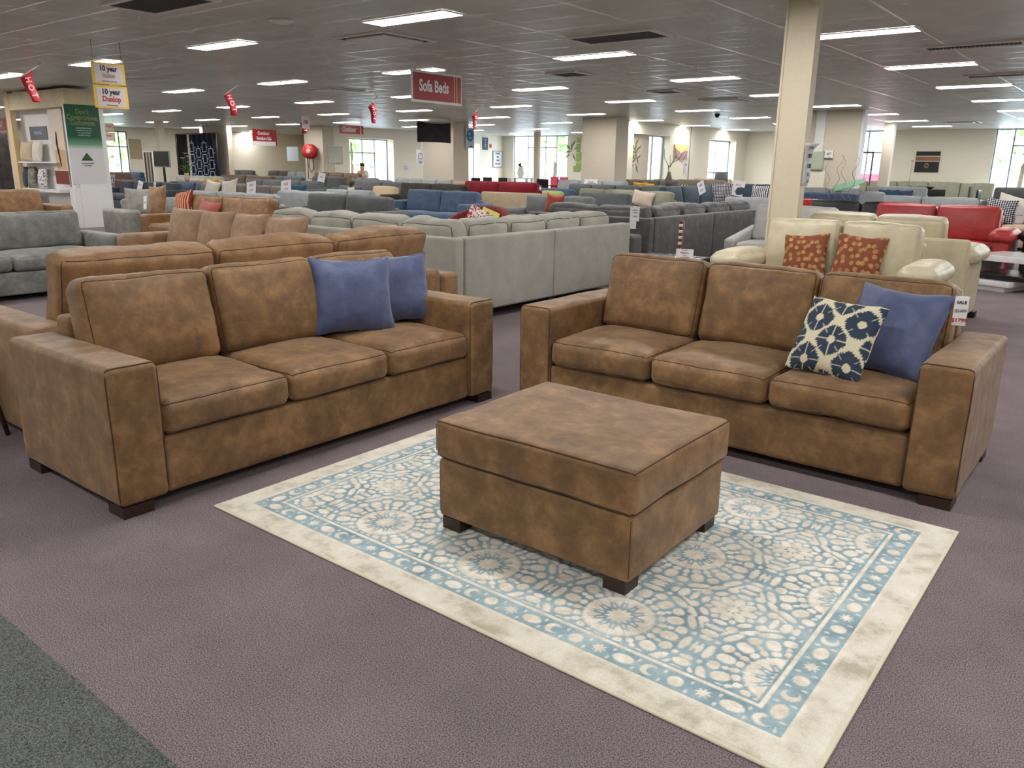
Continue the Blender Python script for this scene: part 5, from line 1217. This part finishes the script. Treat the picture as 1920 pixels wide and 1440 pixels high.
# electrical box, conduit and thermostat on the divider wall
o, w_, h = panel('electrical_box', 'pale green metal switchboard box on the divider wall', 'electrical box', 'Y', 22.3, 1517, 284, 1543, 319, plain('pale_green_metal', rgb(176, 186, 166), .3), .08)
MB().rbox(-w_*.46, w_*.46, -.02, 0, -h*.47, h*.47, .008, 2).build('door', plain('pale_green_metal', rgb(176, 186, 166), .3), o)
q = aty(1538, 245, 22.35); cdt = boxobj('conduit', q.x-.12, q.x+.12, 22.33, 22.4, aty(1538, 284, 22.35).z, CEIL, M_lframe); tag(cdt, 'pale grey cable duct running up from the switchboard box', 'duct')
q = aty(1530, 335, 22.35); cdt = boxobj('conduit', q.x-.22, q.x+.22, 22.345, 22.375, .12, aty(1530, 320, 22.35).z, M_wall); tag(cdt, 'cream panel on the wall below the switchboard box', 'panel')
panel('thermostat', 'white control unit with a label beside the switchboard box', 'control unit', 'Y', 22.33, 1546, 282, 1562, 296, M_white, .05, (('ADT', 0, .05, .35, M_ink, .9),), part='case')
# fire hose reel on its pillar
hc = aty(581, 284, 21.98); o = thing('hose_reel', 'red fire hose reel on the beige pillar', 'hose reel', tuple(hc), math.radians(25))
RR = plain('fire_red', rgb(178, 40, 36), .4)
Rm = Matrix.Rotation(math.pi/2, 4, 'X')
MB().lathe([(.10, -.12), (.30, -.12), (.30, -.10), (.22, -.09), (.22, .07), (.30, .09), (.30, .11), (.10, .11)], 28, M=Rm).build('reel', RR, o)
MB().lathe([(.12, .115), (.12, .13), (.02, .135)], 20, M=Rm).build('hub', plain('pink_label', rgb(214, 150, 140), .5), o)
MB().tube([(-.18, .1, -.2), (-.2, .16, -1.1), (.15, .05, -1.12), (.3, .05, -1.05)], .02, 6).build('pipe', plain('copper_brown', rgb(92, 60, 44), .5), o)
MB().tube([(-.05, 0, -.28), (-.08, 0, -.6), (.02, 0, -.85), (.15, 0, -.7), (.12, 0, -.3)], .018, 6).build('hose', M_blackleg, o)
# take it home banner on the column
cx_ = cl.location.x
q1 = atx(1484, 266, cx_+.15); q2 = atx(1497, 348, cx_+.15); zt, zb = q1.z, q2.z; hh = zt-zb
o = thing('paper_banner', 'curling white paper banner reading TAKE IT HOME on the column', 'banner', (cx_+.150, 8.05, zb), math.pi/2)
V = []; F = []
for i in range(13):
    u = i/12; z = u*hh; wv = .075+.035*max(0, u-.86)/.14
    for s in (-1, 0, 1): V.append((s*wv+(.02 if s > 0 else 0)*u, -.012-.02*max(0, s)*math.sin(u*6)**2-.03*max(0, u-.85)/.15*(s+1), z))
for i in range(12):
    for s in (0, 1): F.append((i*3+s, i*3+s+1, i*3+s+4, i*3+s+3))
m_ = mesh_obj('paper', V, F, M_paper, o); m_.modifiers.new('thick', 'SOLIDIFY').thickness = .002
for s, f, sz, m in (('PAY & NOW', .90, .028, M_inkgrey), ('TAKE IT', .70, .045, M_ink), ('HOME', .46, .05, M_ink), ('IN A', .26, .04, M_inkgrey), ('DAY', .10, .045, M_inkgrey)): text_obj(s, sz*1.15, m, o, TRS((0, -.04 if f > .8 else -.036, hh*f), math.pi/2), bold=.02, sx=.62)

# ------------------------------------------------------------------ display booth at the left
BX1 = -18.45; BY0 = 8.05; BX0 = -21.3; BY1 = 8.85
bo = thing('display_booth', 'white fabric display booth with a pale timber header at left', 'display stand', (0, 0, 0))
PLY = suede('pale_ply', rgb(190, 176, 140), rgb(204, 190, 156), rgb(216, 202, 170), 3, 0)
zh = aty(125, 199, BY0).z
MB().box(BX0, BX1, BY0, BY1, zh, CEIL-.06).build('timber_header', PLY, bo, smooth=False)
MB().box(BX0-.25, BX1-.02, BY0+.30, BY1, 0, zh-.005).build('back_panel', M_white, bo, smooth=False)
xw = aty(96, 250, BY0).x
MB().box(BX1-.14, BX1, BY0, BY0+.29, 0, zh-.005).build('corner_post', M_white, bo, smooth=False)
MB().box(BX1-.22, BX1+.02, BY0-.03, BY0+.36, 0, .86).build('post_foot', M_white, bo, smooth=False)
MB().box(BX0-.28, BX0-.02, BY0, BY0+.12, 0, CEIL-.01).build('timber_post', plain('cream_timber', rgb(214, 190, 148), .6), bo, smooth=False)
zs = aty(60, 303, BY0+.1).z; zs2 = aty(60, 353, BY0+.1).z
MB().box(BX0, xw, BY0+.02, BY0+.298, zs-.03, zs).build('shelf', M_white, bo, smooth=False)
MB().box(BX0, xw, BY0+.02, BY0+.298, zs2-.06, zs2).build('shelf', M_white, bo, smooth=False)
panel('plaque', 'dark grey WARWICK plaque on the display booth back', 'sign', 'Y', BY0+.298, 57, 237, 89, 262, plain('slate_plaque', rgb(96, 98, 108), .35), .01, (('WARWICK', 0, 0, .36, plain('pale_blue_ink', rgb(150, 180, 214), .5), .85),), part='plate', gap=.012)
o, w_, h = panel('poster', 'tall narrow lifestyle poster on the right of the booth shelf', 'poster', 'Y', BY0+.1, 97, 203, 122, 345, plain('poster_cream', rgb(226, 214, 198), .5), .01)
MB().box(-w_/2, w_/2, -.002, 0, -h*.5, -h*.32).build('poster_band', pattern2('poster_red', 'blotch', rgb(128, 60, 52), rgb(176, 120, 110), 3), o, smooth=False)
MB().box(-w_*.3, w_*.45, -.002, 0, -h*.30, -h*.04).build('poster_sofa', plain('poster_sofa', rgb(214, 176, 140), .6), o, smooth=False)
MB().box(-w_*.1, w_*.5, -.003, 0, -.02*h, h*.2).build('poster_wall', plain('poster_wall', rgb(236, 214, 186), .6), o, smooth=False)
MB().tube([(-.02, -.006, h*.20), (-.03, -.006, h*.05), (0, -.006, -.08*h), (.05, -.006, -.26*h)], .022, 6, taper=[.6, 1.1, .8, .4]).build('poster_figure', M_ink, o)
o, w_, h = panel('pull_up_banner', 'green to white banner reading Dont Compromise Customise on the booth', 'banner', 'X', BX1+.03, 128, 197, 192, 345, None or (lambda: None)() or plain('banner_white', rgb(206, 206, 208), .5), .01)
def bannermat():
    m, n, b = newmat('banner_green_fade'); v = coords(n); sp = node(n, 'ShaderNodeSeparateXYZ'); n.links.new(v, sp.inputs[0])
    mr = node(n, 'ShaderNodeMapRange'); mr.inputs[1].default_value = -h*.06; mr.inputs[2].default_value = h*.10; n.links.new(sp.outputs[2], mr.inputs[0])
    r = ramp(n, mr.outputs[0], [(0, rgb(206, 206, 208)), (.4, rgb(96, 150, 116)), (1, rgb(14, 74, 48))]); n.links.new(r.outputs[0], b.inputs['Base Color']); b.inputs['Roughness'].default_value = .45; return m
MB().box(-w_/2, w_/2, -.002, 0, -h*.06, h/2).build('green_print', bannermat(), o, smooth=False)
gi = plain('gold_green_ink', rgb(120, 140, 70), .5); pi_ = plain('pale_ink', rgb(170, 196, 180), .5)
for s, f, sz, m in (("Don't", .41, .085, gi), ('Compromise.', .34, .085, gi), ('Customise.', .275, .085, gi), ('Australian Made furniture', .21, .035, pi_), ('customised to your taste', .18, .035, pi_), ('size, colour, comfort', .15, .035, pi_), ('and fabric of choice', .12, .035, pi_), ('10 year warranty available', .06, .032, gi), ('AUSTRALIAN MADE', -.235, .035, M_inkgrey), ('& OWNED', -.265, .035, M_inkgrey)): text_obj(s, sz*(1.75 if f > .25 else 1.15), m, o, TRS((0, -.004, h*f), math.pi/2), bold=.01, sx=.8)
mesh_obj('triangle_logo', [(-.13, -.003, -h*.20), (.13, -.003, -h*.20), (0, -.003, -h*.10)], [(0, 1, 2)], plain('dark_green', rgb(28, 76, 40), .5), o, smooth=False)
MB().tube([(-.06, -.006, -h*.175), (-.02, -.006, -h*.155), (.02, -.006, -h*.16), (.06, -.006, -h*.165)], .007, 4).build('logo_mark', gi, o)
MB().box(-w_/2, w_/2, .011, .04, -h/2-.06, -h/2).build('lower_panel', M_white, o, smooth=False)
lp_ = boxobj('stand_board', BX1+.002, BX1+.028, BY0+.1, BY1-.08, 0, o.location.z-h/2-.0, M_white, bo)
# cushions on the booth shelves
def SH(label, px, z, w_, h_, m, seed, turn=0, lean=8): 
    q = aty(px, 300, BY0+.14); return pillow(label, (q.x, BY0+.13, z+.002), math.radians(turn), w_, h_, .16, m, lean, 0, seed, 12, .03)
SH('beige cushion at the left end of the booth shelf', 40, zs, .40, .46, F_beige, 91, 35)
SH('beige cushion in the middle of the booth shelf', 52, zs, .42, .46, F_beige, 92, 15)
SH('larger cream cushion at the right of the booth shelf', 71, zs, .46, .47, F_white, 93)
SH('grey flower print cushion at the left of the lower booth shelf', 30, zs2, .34, .50, M_greyfl, 94)
SH('plain grey blue cushion between the flower print ones', 42, zs2, .24, .5, F_slate, 95)
SH('olive leaf print cushion in the middle of the lower booth shelf', 55, zs2, .36, .5, M_greyfl2, 96)
SH('grey flower print cushion at the right of the lower booth shelf', 74, zs2, .36, .48, M_greyfl, 97)
# things left of the booth, at the frame's edge
panel('hanging_sign', 'red sign cut off by the left edge of the picture', 'sign', 'Y', 9.2, -14, 222, 9, 245, M_redsign, .02, (('SALE', .1, 0, .6, M_white, .8),), hang=True)
q = aty(2, 300, 10.5); o = thing('fabric_rack', 'dark fabric sample rack at the left edge', 'rack', (q.x-.3, 10.5, 0)); MB().rbox(-.5, .55, -.2, .2, 0, 2.25, .03, 2).build('rack_body', fabric('dark_samples', rgb(58, 52, 52), .5, 4, 12), o)

# ------------------------------------------------------------------ curtains, picture and stands at the far left
A = aty(330, 254, 20.4); B = aty(403, 252, 20.4); zt = A.z; zb = aty(380, 322, 20.4).z
o = thing('curtain_display', 'dark striped curtain and blue trellis curtain hanging on one pole', 'curtain', (A.x, 20.4, 0)); W_c = B.x-A.x
MB().tube([(-.1, 0, zt+.05), (W_c+.1, 0, zt+.05)], .03, 6).build('pole', M_wood, o)
MB().tube([(-.05, 0, 0), (-.05, 0, zt+.05)], .03, 6).build('stand', M_wood, o); MB().tube([(W_c+.05, 0, 0), (W_c+.05, 0, zt+.05)], .03, 6).build('stand', M_wood, o)
def drape(x0, x1, mat, nm, waves):
    V = []; F = []; N = 60
    for i in range(N+1):
        u = i/N; x = x0+(x1-x0)*u; y = .05*math.sin(u*math.pi*2*waves)
        V += [(x, y, zt+.03), (x, y, .15)]
    for i in range(N): F.append((2*i, 2*i+1, 2*i+3, 2*i+2))
    m_ = mesh_obj(nm, V, F, mat, o); m_.modifiers.new('thick', 'SOLIDIFY').thickness = .02; return m_
drape(0, W_c*.28, pattern2('striped_drape', 'blotch', rgb(40, 32, 30), rgb(90, 80, 70), 5), 'curtain', 6)
m1 = drape(W_c*.34, W_c, fabric('navy_drape', rgb(24, 32, 52), .1), 'curtain', 5)
tm = MB(); x0 = W_c*.34; ww = W_c-x0; hh2 = zt-.15
for r_ in range(5):
    for c_i in range(4):
        cx2 = x0+ww*(.14+.24*c_i); cz = .45+hh2*(.06+.2*r_)+(.1*hh2 if c_i % 2 else 0)
        if cz+.3 > zt: continue
        bw, bh = ww*.075, hh2*.075
        for (a0, b0, a1, b1) in ((-bw, -bh, -bw, bh), (bw, -bh, bw, bh), (-bw, bh, bw, bh), (-bw, -bh, bw, -bh), (-bw*1.7, 0, -bw, 0), (bw, 0, bw*1.7, 0), (0, bh, 0, bh*1.5), (0, -bh*1.5, 0, -bh)):
            tm.box(min(cx2+a0, cx2+a1)-.018, max(cx2+a0, cx2+a1)+.018, -.085, -.07, min(cz+b0, cz+b1)-.018, max(cz+b0, cz+b1)+.018)
tm.build('trellis_print', plain('pale_blue_trellis', rgb(168, 180, 196), .7), o, smooth=False)
pw = aty(384, 300, 20.9); pw2 = aty(429, 300, 20.9); pillar(pw.x, pw2.x, 20.9, 21.15, M_wallp)
o, w_, h = panel('picture', 'brown and cream abstract canvas right of the leftmost window', 'picture', 'X', -38.17, 243, 261, 266, 298, pattern2('brown_abstract', 'blotch', rgb(176, 160, 130), rgb(70, 50, 34), 3.2, rgb(150, 132, 104)), .05)
o, w_, h = panel('television', 'black screen in a pale stand behind the white lilies', 'screen', 'Y', 15.0, 287, 284, 317, 312, leather('screen_black', rgb(18, 24, 24), .1), .04, frame=plain('teal_grey_frame', rgb(120, 140, 136), .4), part='screen')
MB().box(-.35, .35, -.1, .3, -o.location.z, -o.location.z+.04).box(-.04, .04, .05, .1, -o.location.z+.04, -h/2).build('stand', M_blackleg, o, smooth=False)
q = aty(278, 305, 14.2); o = thing('curtain_stand', 'white display frame with dark and cream fabric strips', 'display stand', (q.x, 14.2, 0)); zz = aty(278, 285, 14.2).z
MB().box(-.30, -.26, 0, .04, 0, zz).box(.26, .30, 0, .04, 0, zz).box(-.30, .30, 0, .04, zz, zz+.04).build('frame', M_white, o, smooth=False)
for k in range(5): MB().box(-.24+k*.1, -.155+k*.1, .005, .03, .4, zz-.01).build('fabric_strip', [M_blackleg, F_beige, F_char, F_beige, M_wood][k], o, smooth=False)

# ------------------------------------------------------------------ plants and vases
LG = fabric('plant_leaf', rgb(70, 104, 52), .3, 5, 30); LILY = plain('lily_white', rgb(236, 236, 226), .6)
def leafblade(mb, p0, d, l, w_, mi=0):
    d = Vector(d).normalized(); s = d.cross(Vector((0, 0, 1))); s = s.normalized() if s.length > .01 else Vector((1, 0, 0))
    V = []; n = 5
    for i in range(n+1):
        u = i/n; p = Vector(p0)+d*l*u-Vector((0, 0, 1))*l*.3*u*u; ww = w_*math.sin(math.pi*min(.97, max(.06, u)))
        V += [p-s*ww, p+s*ww]
    mb.add(V, [(2*i, 2*i+1, 2*i+3, 2*i+2) for i in range(n)], mi)
def bloom(mb, c, r, n=6, mi=0, seed=0):
    rnd = random.Random(seed)
    for k in range(n):
        a = 2*math.pi*k/n+rnd.random(); leafblade(mb, c, (math.cos(a), math.sin(a), .7), r, r*.28, mi)
def vase_plant(label, base, h, cat, seed, nleaf=16, leafl=.35, blooms=(), vase=None, vh=.28, vr=.09, group=None, leafmat=None, name='potted_plant'):
    o = thing(name, label, cat, tuple(base), 0, group); rnd = random.Random(seed)
    MB().lathe([(vr*.6, 0), (vr, vh*.35), (vr*.75, vh*.8), (vr*.9, vh), (vr*.7, vh), (vr*.6, vh*.6)], 16).build('vase', vase or M_white, o)
    mb = MB()
    for k in range(nleaf):
        a = rnd.uniform(0, 6.28); leafblade(mb, (0, 0, vh*.9), (math.cos(a)*.6, math.sin(a)*.6, rnd.uniform(.5, 1.6)), leafl*rnd.uniform(.7, 1.2), .03)
    st_ = MB()
    for k, (bx, bz, r_, mi) in enumerate(blooms):
        e = Vector((bx, rnd.uniform(-.08, .08), bz)); st_.tube([(0, 0, vh*.9), (bx*.4, 0, (vh+bz)/2), e], .006, 4); bm_ = MB(); bloom(bm_, e, r_, 7, 0, k); bm_.build('flower', blooms[0][3], o)
    if nleaf: mb.build('leaves', leafmat or LG, o)
    if blooms: st_.build('stems', LG, o)
    return o
def on(px, py, Y, dz=0): q = aty(px, py, Y); return Vector((q.x, q.y, q.z+dz))
def table(label, cx, cy, w_, d_, h, mat, name='side_table', cat='table', seed=0):
    o = thing(name, label, cat, (cx, cy, 0))
    MB().rbox(-w_/2, w_/2, -d_/2, d_/2, h-.04, h, .008, 2).build('table_top', mat, o)
    for sx in (-1, 1):
        for sy in (-1, 1): boxobj('leg', sx*(w_/2-.05)-.03, sx*(w_/2-.05)+.03, sy*(d_/2-.05)-.03, sy*(d_/2-.05)+.03, 0, h-.04, mat, o)
    return o
q = aty(350, 330, 15.0); table('dark slatted side table under the white lilies', q.x-.2, 15.0, .9, .5, .78, M_wood)
vase_plant('white lilies in a pale vase in front of the curtains', (q.x+.0, 15.0, .78), 1, 'flowers', 3, 22, .45, [(-.25, .75, .16, LILY), (.1, .62, .16, LILY), (.3, .8, .17, LILY), (-.05, .9, .15, LILY), (.38, .55, .15, LILY)], vase=F_beige)
q = aty(272, 335, 11.9)
q = aty(647, 340, 15.0); table('grey side table under the coral flowers', q.x, 15.2, .5, .5, .62, M_wood)
vase_plant('coral and cream flowers in a bowl among the grey sofas', (q.x, 15.2, .62), 1, 'flowers', 5, 18, .28, [(-.16, .42, .12, plain('coral_petal', rgb(204, 124, 110), .6)), (.0, .46, .12, 0), (.16, .42, .12, 0), (.08, .30, .12, 0), (-.06, .3, .12, 0)], vase=M_white, vh=.18, vr=.12)
vase_plant('small plant in a white pot beside the glass wall', on(976, 333, 21.4)-Vector((0, 0, 0)), 1, 'plant', 6, 18, .26, vase=M_white, vh=.34, vr=.12)
pb = bpy.data.objects[-1] if False else None
q = aty(976, 333, 21.4); table('white console table under the small potted plant', q.x, 21.4, .8, .4, q.z, M_white, 'console_table')
# branching twig and wavy twigs
q = aty(1254, 335, 22.8); o = thing('branch_vase', 'bare branching twigs in a vase in front of the middle wall', 'decoration', (q.x, 22.8, .9)); 
MB().lathe([(.08, 0), (.12, .15), (.05, .38), (.06, .42)], 14).build('vase', F_taupe, o)
mb = MB(); rnd = random.Random(12); zt = aty(1254, 290, 22.8).z-.9
mb.tube([(0, 0, .4), (-.05, 0, .62), (.02, 0, zt*.6), (.0, 0, zt)], .014, 5, taper=[1, 1, .7, .3]); mb.tube([(0, 0, .55), (.2, 0, .9), (.38, .05, zt*.75), (.5, 0, zt*.95)], .014, 5, taper=[1, .8, .6, .3]); mb.tube([(.1, 0, .7), (.3, 0, .8), (.42, 0, 1.0)], .009, 5); mb.tube([(-.05, 0, .6), (-.2, 0, .85), (-.22, 0, 1.1)], .009, 5); mb.tube([(.2, 0, .9), (.15, 0, 1.15)], .007, 5)
mb.build('branches', plain('twig_brown', rgb(96, 86, 72), .8), o)
q = aty(1254, 340, 22.8); table('low dark console under the bare twigs', q.x, 22.8, .9, .4, .9, M_wood, 'console_table')
for k, (px, lb) in enumerate(((1560, 'pair of wavy dried twigs left of the tall window'), (1590, 'second pair of wavy dried twigs nearest the tall window'))):
    q = aty(px, 340, 19.0+k*.0); o = thing('twig_vase', lb, 'decoration', (q.x, 21.9 if False else 18.0, 0)); q = aty(px, 340, 18.0); o.location = (q.x, 18.0, 0)
    MB().lathe([(.10, 0), (.13, .3), (.06, .7), (.08, .8)], 14).build('vase', F_taupe, o)
    zt = aty(px, 290, 18.0).z; mb = MB()
    for s in (-1, 1): mb.tube([(s*.05+s*.1*(i/12)+.05*math.sin(i*1.3+k), 0, .75+(zt-.75)*i/12) for i in range(13)], .008, 5, taper=[1-.05*i for i in range(13)])
    mb.build('twigs', plain('twig_grey', rgb(130, 120, 108), .8), o)
# floor lamp near the bright window
q = aty(1352, 335, 27.3); o = thing('table_lamp', 'grey shaded lamp in front of the bright window', 'lamp', (q.x, 27.3, 0)); zl = aty(1352, 322, 27.3).z
MB().lathe([(.14, 0), (.14, .02), (.02, .05), (.02, zl-.35)], 14).build('pole', M_steel, o); MB().lathe([(.24, zl-.36), (.22, zl)], 18).build('lamp_shade', F_grey, o)

# ------------------------------------------------------------------ dining chairs and tables in the far bays
def dining_chair(label, cx, cy, rz, mat, group, back=.98):
    o = thing('dining_chair', label, 'chair', (cx, cy, 0), rz, group)
    MB().rbox(-.22, .22, -.22, .22, .44, .50, .02, 2).build('seat', mat, o)
    MB().rbox(-.22, .22, .18, .235, .50, back, .02, 2).build('backrest', mat, o)
    for sx in (-1, 1):
        for sy in (-1, 1): boxobj('leg', sx*.19-.02, sx*.19+.02, sy*.19-.02, sy*.19+.02, 0, .44, M_wood, o)
    return o
WOV = fabric('black_wicker', rgb(30, 28, 30), .4, 20, 60)
def dset(px, Y, label_t, chairs, mat, w_=1.4, tmat=None, h=.75):
    q = aty(px, 335, Y); table(label_t, q.x, Y, w_, .85, h, tmat or mat, 'dining_table', 'table')
    for (dx, dy, rz, lb) in chairs: dining_chair(lb, q.x+dx, Y+dy, rz, mat, 'dining chairs')
dset(905, 24.6, 'long black dining table below the blue disc banner', [(-.45, -.62, math.pi, 'black wicker chair at the left front of the long black table'), (.35, -.62, math.pi, 'black wicker chair at the right front of the long black table'), (-.45, .62, 0, 'black wicker chair behind the long black table, left'), (.35, .62, 0, 'black wicker chair behind the long black table, right')], WOV)
dset(870, 25.5, 'black outdoor table further back by the narrow window', [(-.4, -.62, math.pi, 'black chair at the outdoor table by the narrow window'), (.4, -.62, math.pi, 'second black chair at the outdoor table by the narrow window')], WOV)
DB = fabric('dark_brown_seat', rgb(46, 26, 26), .2)
dset(1062, 25.4, 'dark dining table in front of the glass doors', [(-.45, -.62, math.pi, 'dark chair front left of the table at the glass doors'), (.4, -.62, math.pi, 'dark chair front right of the table at the glass doors'), (-1.0, 0, math.pi/2, 'dark chair at the left end of the table at the glass doors'), (1.0, 0, -math.pi/2, 'dark high-backed chair at the right end of the table')], DB)
PK = plain('pink_metal', rgb(210, 70, 100), .5)
for k, (px, Y) in enumerate(((1035, 29.5), (1052, 29.5))):
    q = aty(px, 330, Y); dining_chair(['pink chair left of its twin against the glass', 'pink chair right of its twin against the glass'][k], q.x, Y, 0, PK, 'pink chairs by the glass', 1.0)
dset(1742, 24.9, 'black dining table in front of the far right wall', [(-1.05, 0, math.pi/2, 'black chair at the left end of the far right table'), (1.05, 0, -math.pi/2, 'tall black leather chair at the right end of the far right table'), (-.35, -.65, math.pi, 'black chair at the front left of the far right table'), (.4, -.65, math.pi, 'black chair at the front right of the far right table')], F_black)
q = aty(1700, 345, 27.0)
o = thing('bowl', 'black pedestal bowl on the far right dining table', 'bowl', (aty(1735, 345, 24.9).x, 24.9, .75)); MB().lathe([(.1, 0), (.03, .04), (.03, .12), (.24, .26), (.25, .28), (.22, .27), (.02, .15)], 20).build('bowl_body', M_blackleg, o)
vase_plant('red rose in a slim vase at the left of the far right table', (aty(1706, 345, 24.9).x, 24.8, .75), 1, 'flowers', 9, 4, .2, [(0, .95, .09, plain('rose_red', rgb(150, 40, 44), .6))], vase=M_blackleg, vh=.25, vr=.05)
q = aty(1822, 360, 23.0); table('low black slatted table left of the dotted cushion', q.x+.3, 23.0, 1.1, .8, .6, M_blackleg, 'coffee_table')
dining_chair('chair with white side frame right of the far right table', aty(1806, 350, 26.1).x, 26.1, -math.pi/2, fabric('dark_mesh', rgb(84, 78, 76), .2), 'dining chairs', 1.05)
q = aty(1608, 340, 30.0); o = thing('hall_stand', 'tall thin black metal frame in front of the narrow far window', 'stand', (q.x, 30.0, 0)); zt = aty(1608, 284, 30.0).z
MB().box(-.42, -.37, 0, .05, 0, zt).box(.37, .42, 0, .05, 0, zt).box(-.37, .37, 0, .05, zt-.05, zt).box(-.37, .37, 0, .05, .5, .55).build('frame', plain('grey_metal', rgb(90, 90, 100), .5), o, smooth=False)

# ------------------------------------------------------------------ people
SKIN = plain('skin', rgb(206, 156, 128), .6)
def person(label, x, y, rz, shirt, hair, seat=.45, scale=1.0):
    o = thing('person', label, 'person', (x, y, 0), rz)
    J = {'pel': (0, 0, seat+.10, .13), 'che': (0, -.02, seat+.38, .135), 'nk': (0, -.04, seat+.56, .07), 'hd': (0, -.06, seat+.64, .125), 'tp': (0, -.05, seat+.74, .11),
         'hl': (-.10, 0, seat+.08, .085), 'kl': (-.12, -.42, seat+.07, .06), 'al': (-.12, -.44, .08, .045), 'fl': (-.12, -.58, .04, .035),
         'hr': (.10, 0, seat+.08, .085), 'kr': (.12, -.42, seat+.07, .06), 'ar': (.12, -.44, .08, .045), 'fr': (.12, -.58, .04, .035),
         'sl': (-.17, -.01, seat+.48, .06), 'el': (-.23, -.10, seat+.24, .042), 'wl': (-.14, -.32, seat+.20, .03), 'pl': (-.11, -.40, seat+.18, .035),
         'sr': (.17, -.01, seat+.48, .06), 'er': (.23, -.10, seat+.24, .042), 'wr': (.14, -.32, seat+.20, .03), 'pr': (.11, -.40, seat+.18, .035)}
    E = [('pel', 'che'), ('che', 'nk'), ('nk', 'hd'), ('hd', 'tp'), ('pel', 'hl'), ('hl', 'kl'), ('kl', 'al'), ('al', 'fl'), ('pel', 'hr'), ('hr', 'kr'), ('kr', 'ar'), ('ar', 'fr'),
         ('che', 'sl'), ('sl', 'el'), ('el', 'wl'), ('wl', 'pl'), ('che', 'sr'), ('sr', 'er'), ('er', 'wr'), ('wr', 'pr')]
    def skin(name, keys, grow, mat, root):
        ks = [k for k in J if k in keys]; ix = {k: i for i, k in enumerate(ks)}
        me = bpy.data.meshes.new(name); me.from_pydata([J[k][:3] for k in ks], [(ix[a], ix[b]) for a, b in E if a in ix and b in ix], []); me.materials.append(mat)
        ob = bpy.data.objects.new(name, me); COL.objects.link(ob); ob.modifiers.new('skin', 'SKIN'); ob.modifiers.new('sub', 'SUBSURF').levels = 1
        for k in ks: r_ = J[k][3]+grow; me.skin_vertices[0].data[ix[k]].radius = (r_, r_)
        me.skin_vertices[0].data[ix[root]].use_root = True
        dg = bpy.context.evaluated_depsgraph_get(); dg.update(); m2 = bpy.data.meshes.new_from_object(ob.evaluated_get(dg)); bpy.data.objects.remove(ob)
        m2.name = name; m2.polygons.foreach_set('use_smooth', [True]*len(m2.polygons)); n_ = bpy.data.objects.new(name, m2); COL.objects.link(n_); n_.parent = o; return n_
    skin('body', set(J), 0, SKIN, 'pel')
    skin('shirt', {'pel', 'che', 'sl', 'el', 'sr', 'er'}, .04, shirt, 'pel'); skin('trousers', {'pel', 'hl', 'kl', 'al', 'hr', 'kr', 'ar'}, .03, F_navy, 'pel')
    MB().rbox(-.095, .095, -.12, .07, seat+.69, seat+.85, .07, 4).build('hair', hair, o)
    MB().rbox(-.012, .012, -.165, -.14, seat+.64, seat+.68, .008, 2).build('nose', SKIN, o)
    return o
q = aty(668, 325, 25.2)
person('person in a pale pink shirt seated before the bright glass doors', -27.0, 23.75, math.radians(30), F_white, M_ink, .62)
boxobj_s = thing('stool', 'dark stool under the person by the glass doors', 'stool', (-27.0, 23.8, 0)); MB().rbox(-.2, .2, -.2, .2, .52, .585, .02, 2).build('seat', M_blackleg, boxobj_s)
for sx in (-1, 1):
    for sy in (-1, 1): boxobj('leg', sx*.16-.02, sx*.16+.02, sy*.16-.02, sy*.16+.02, 0, .52, M_blackleg, boxobj_s)
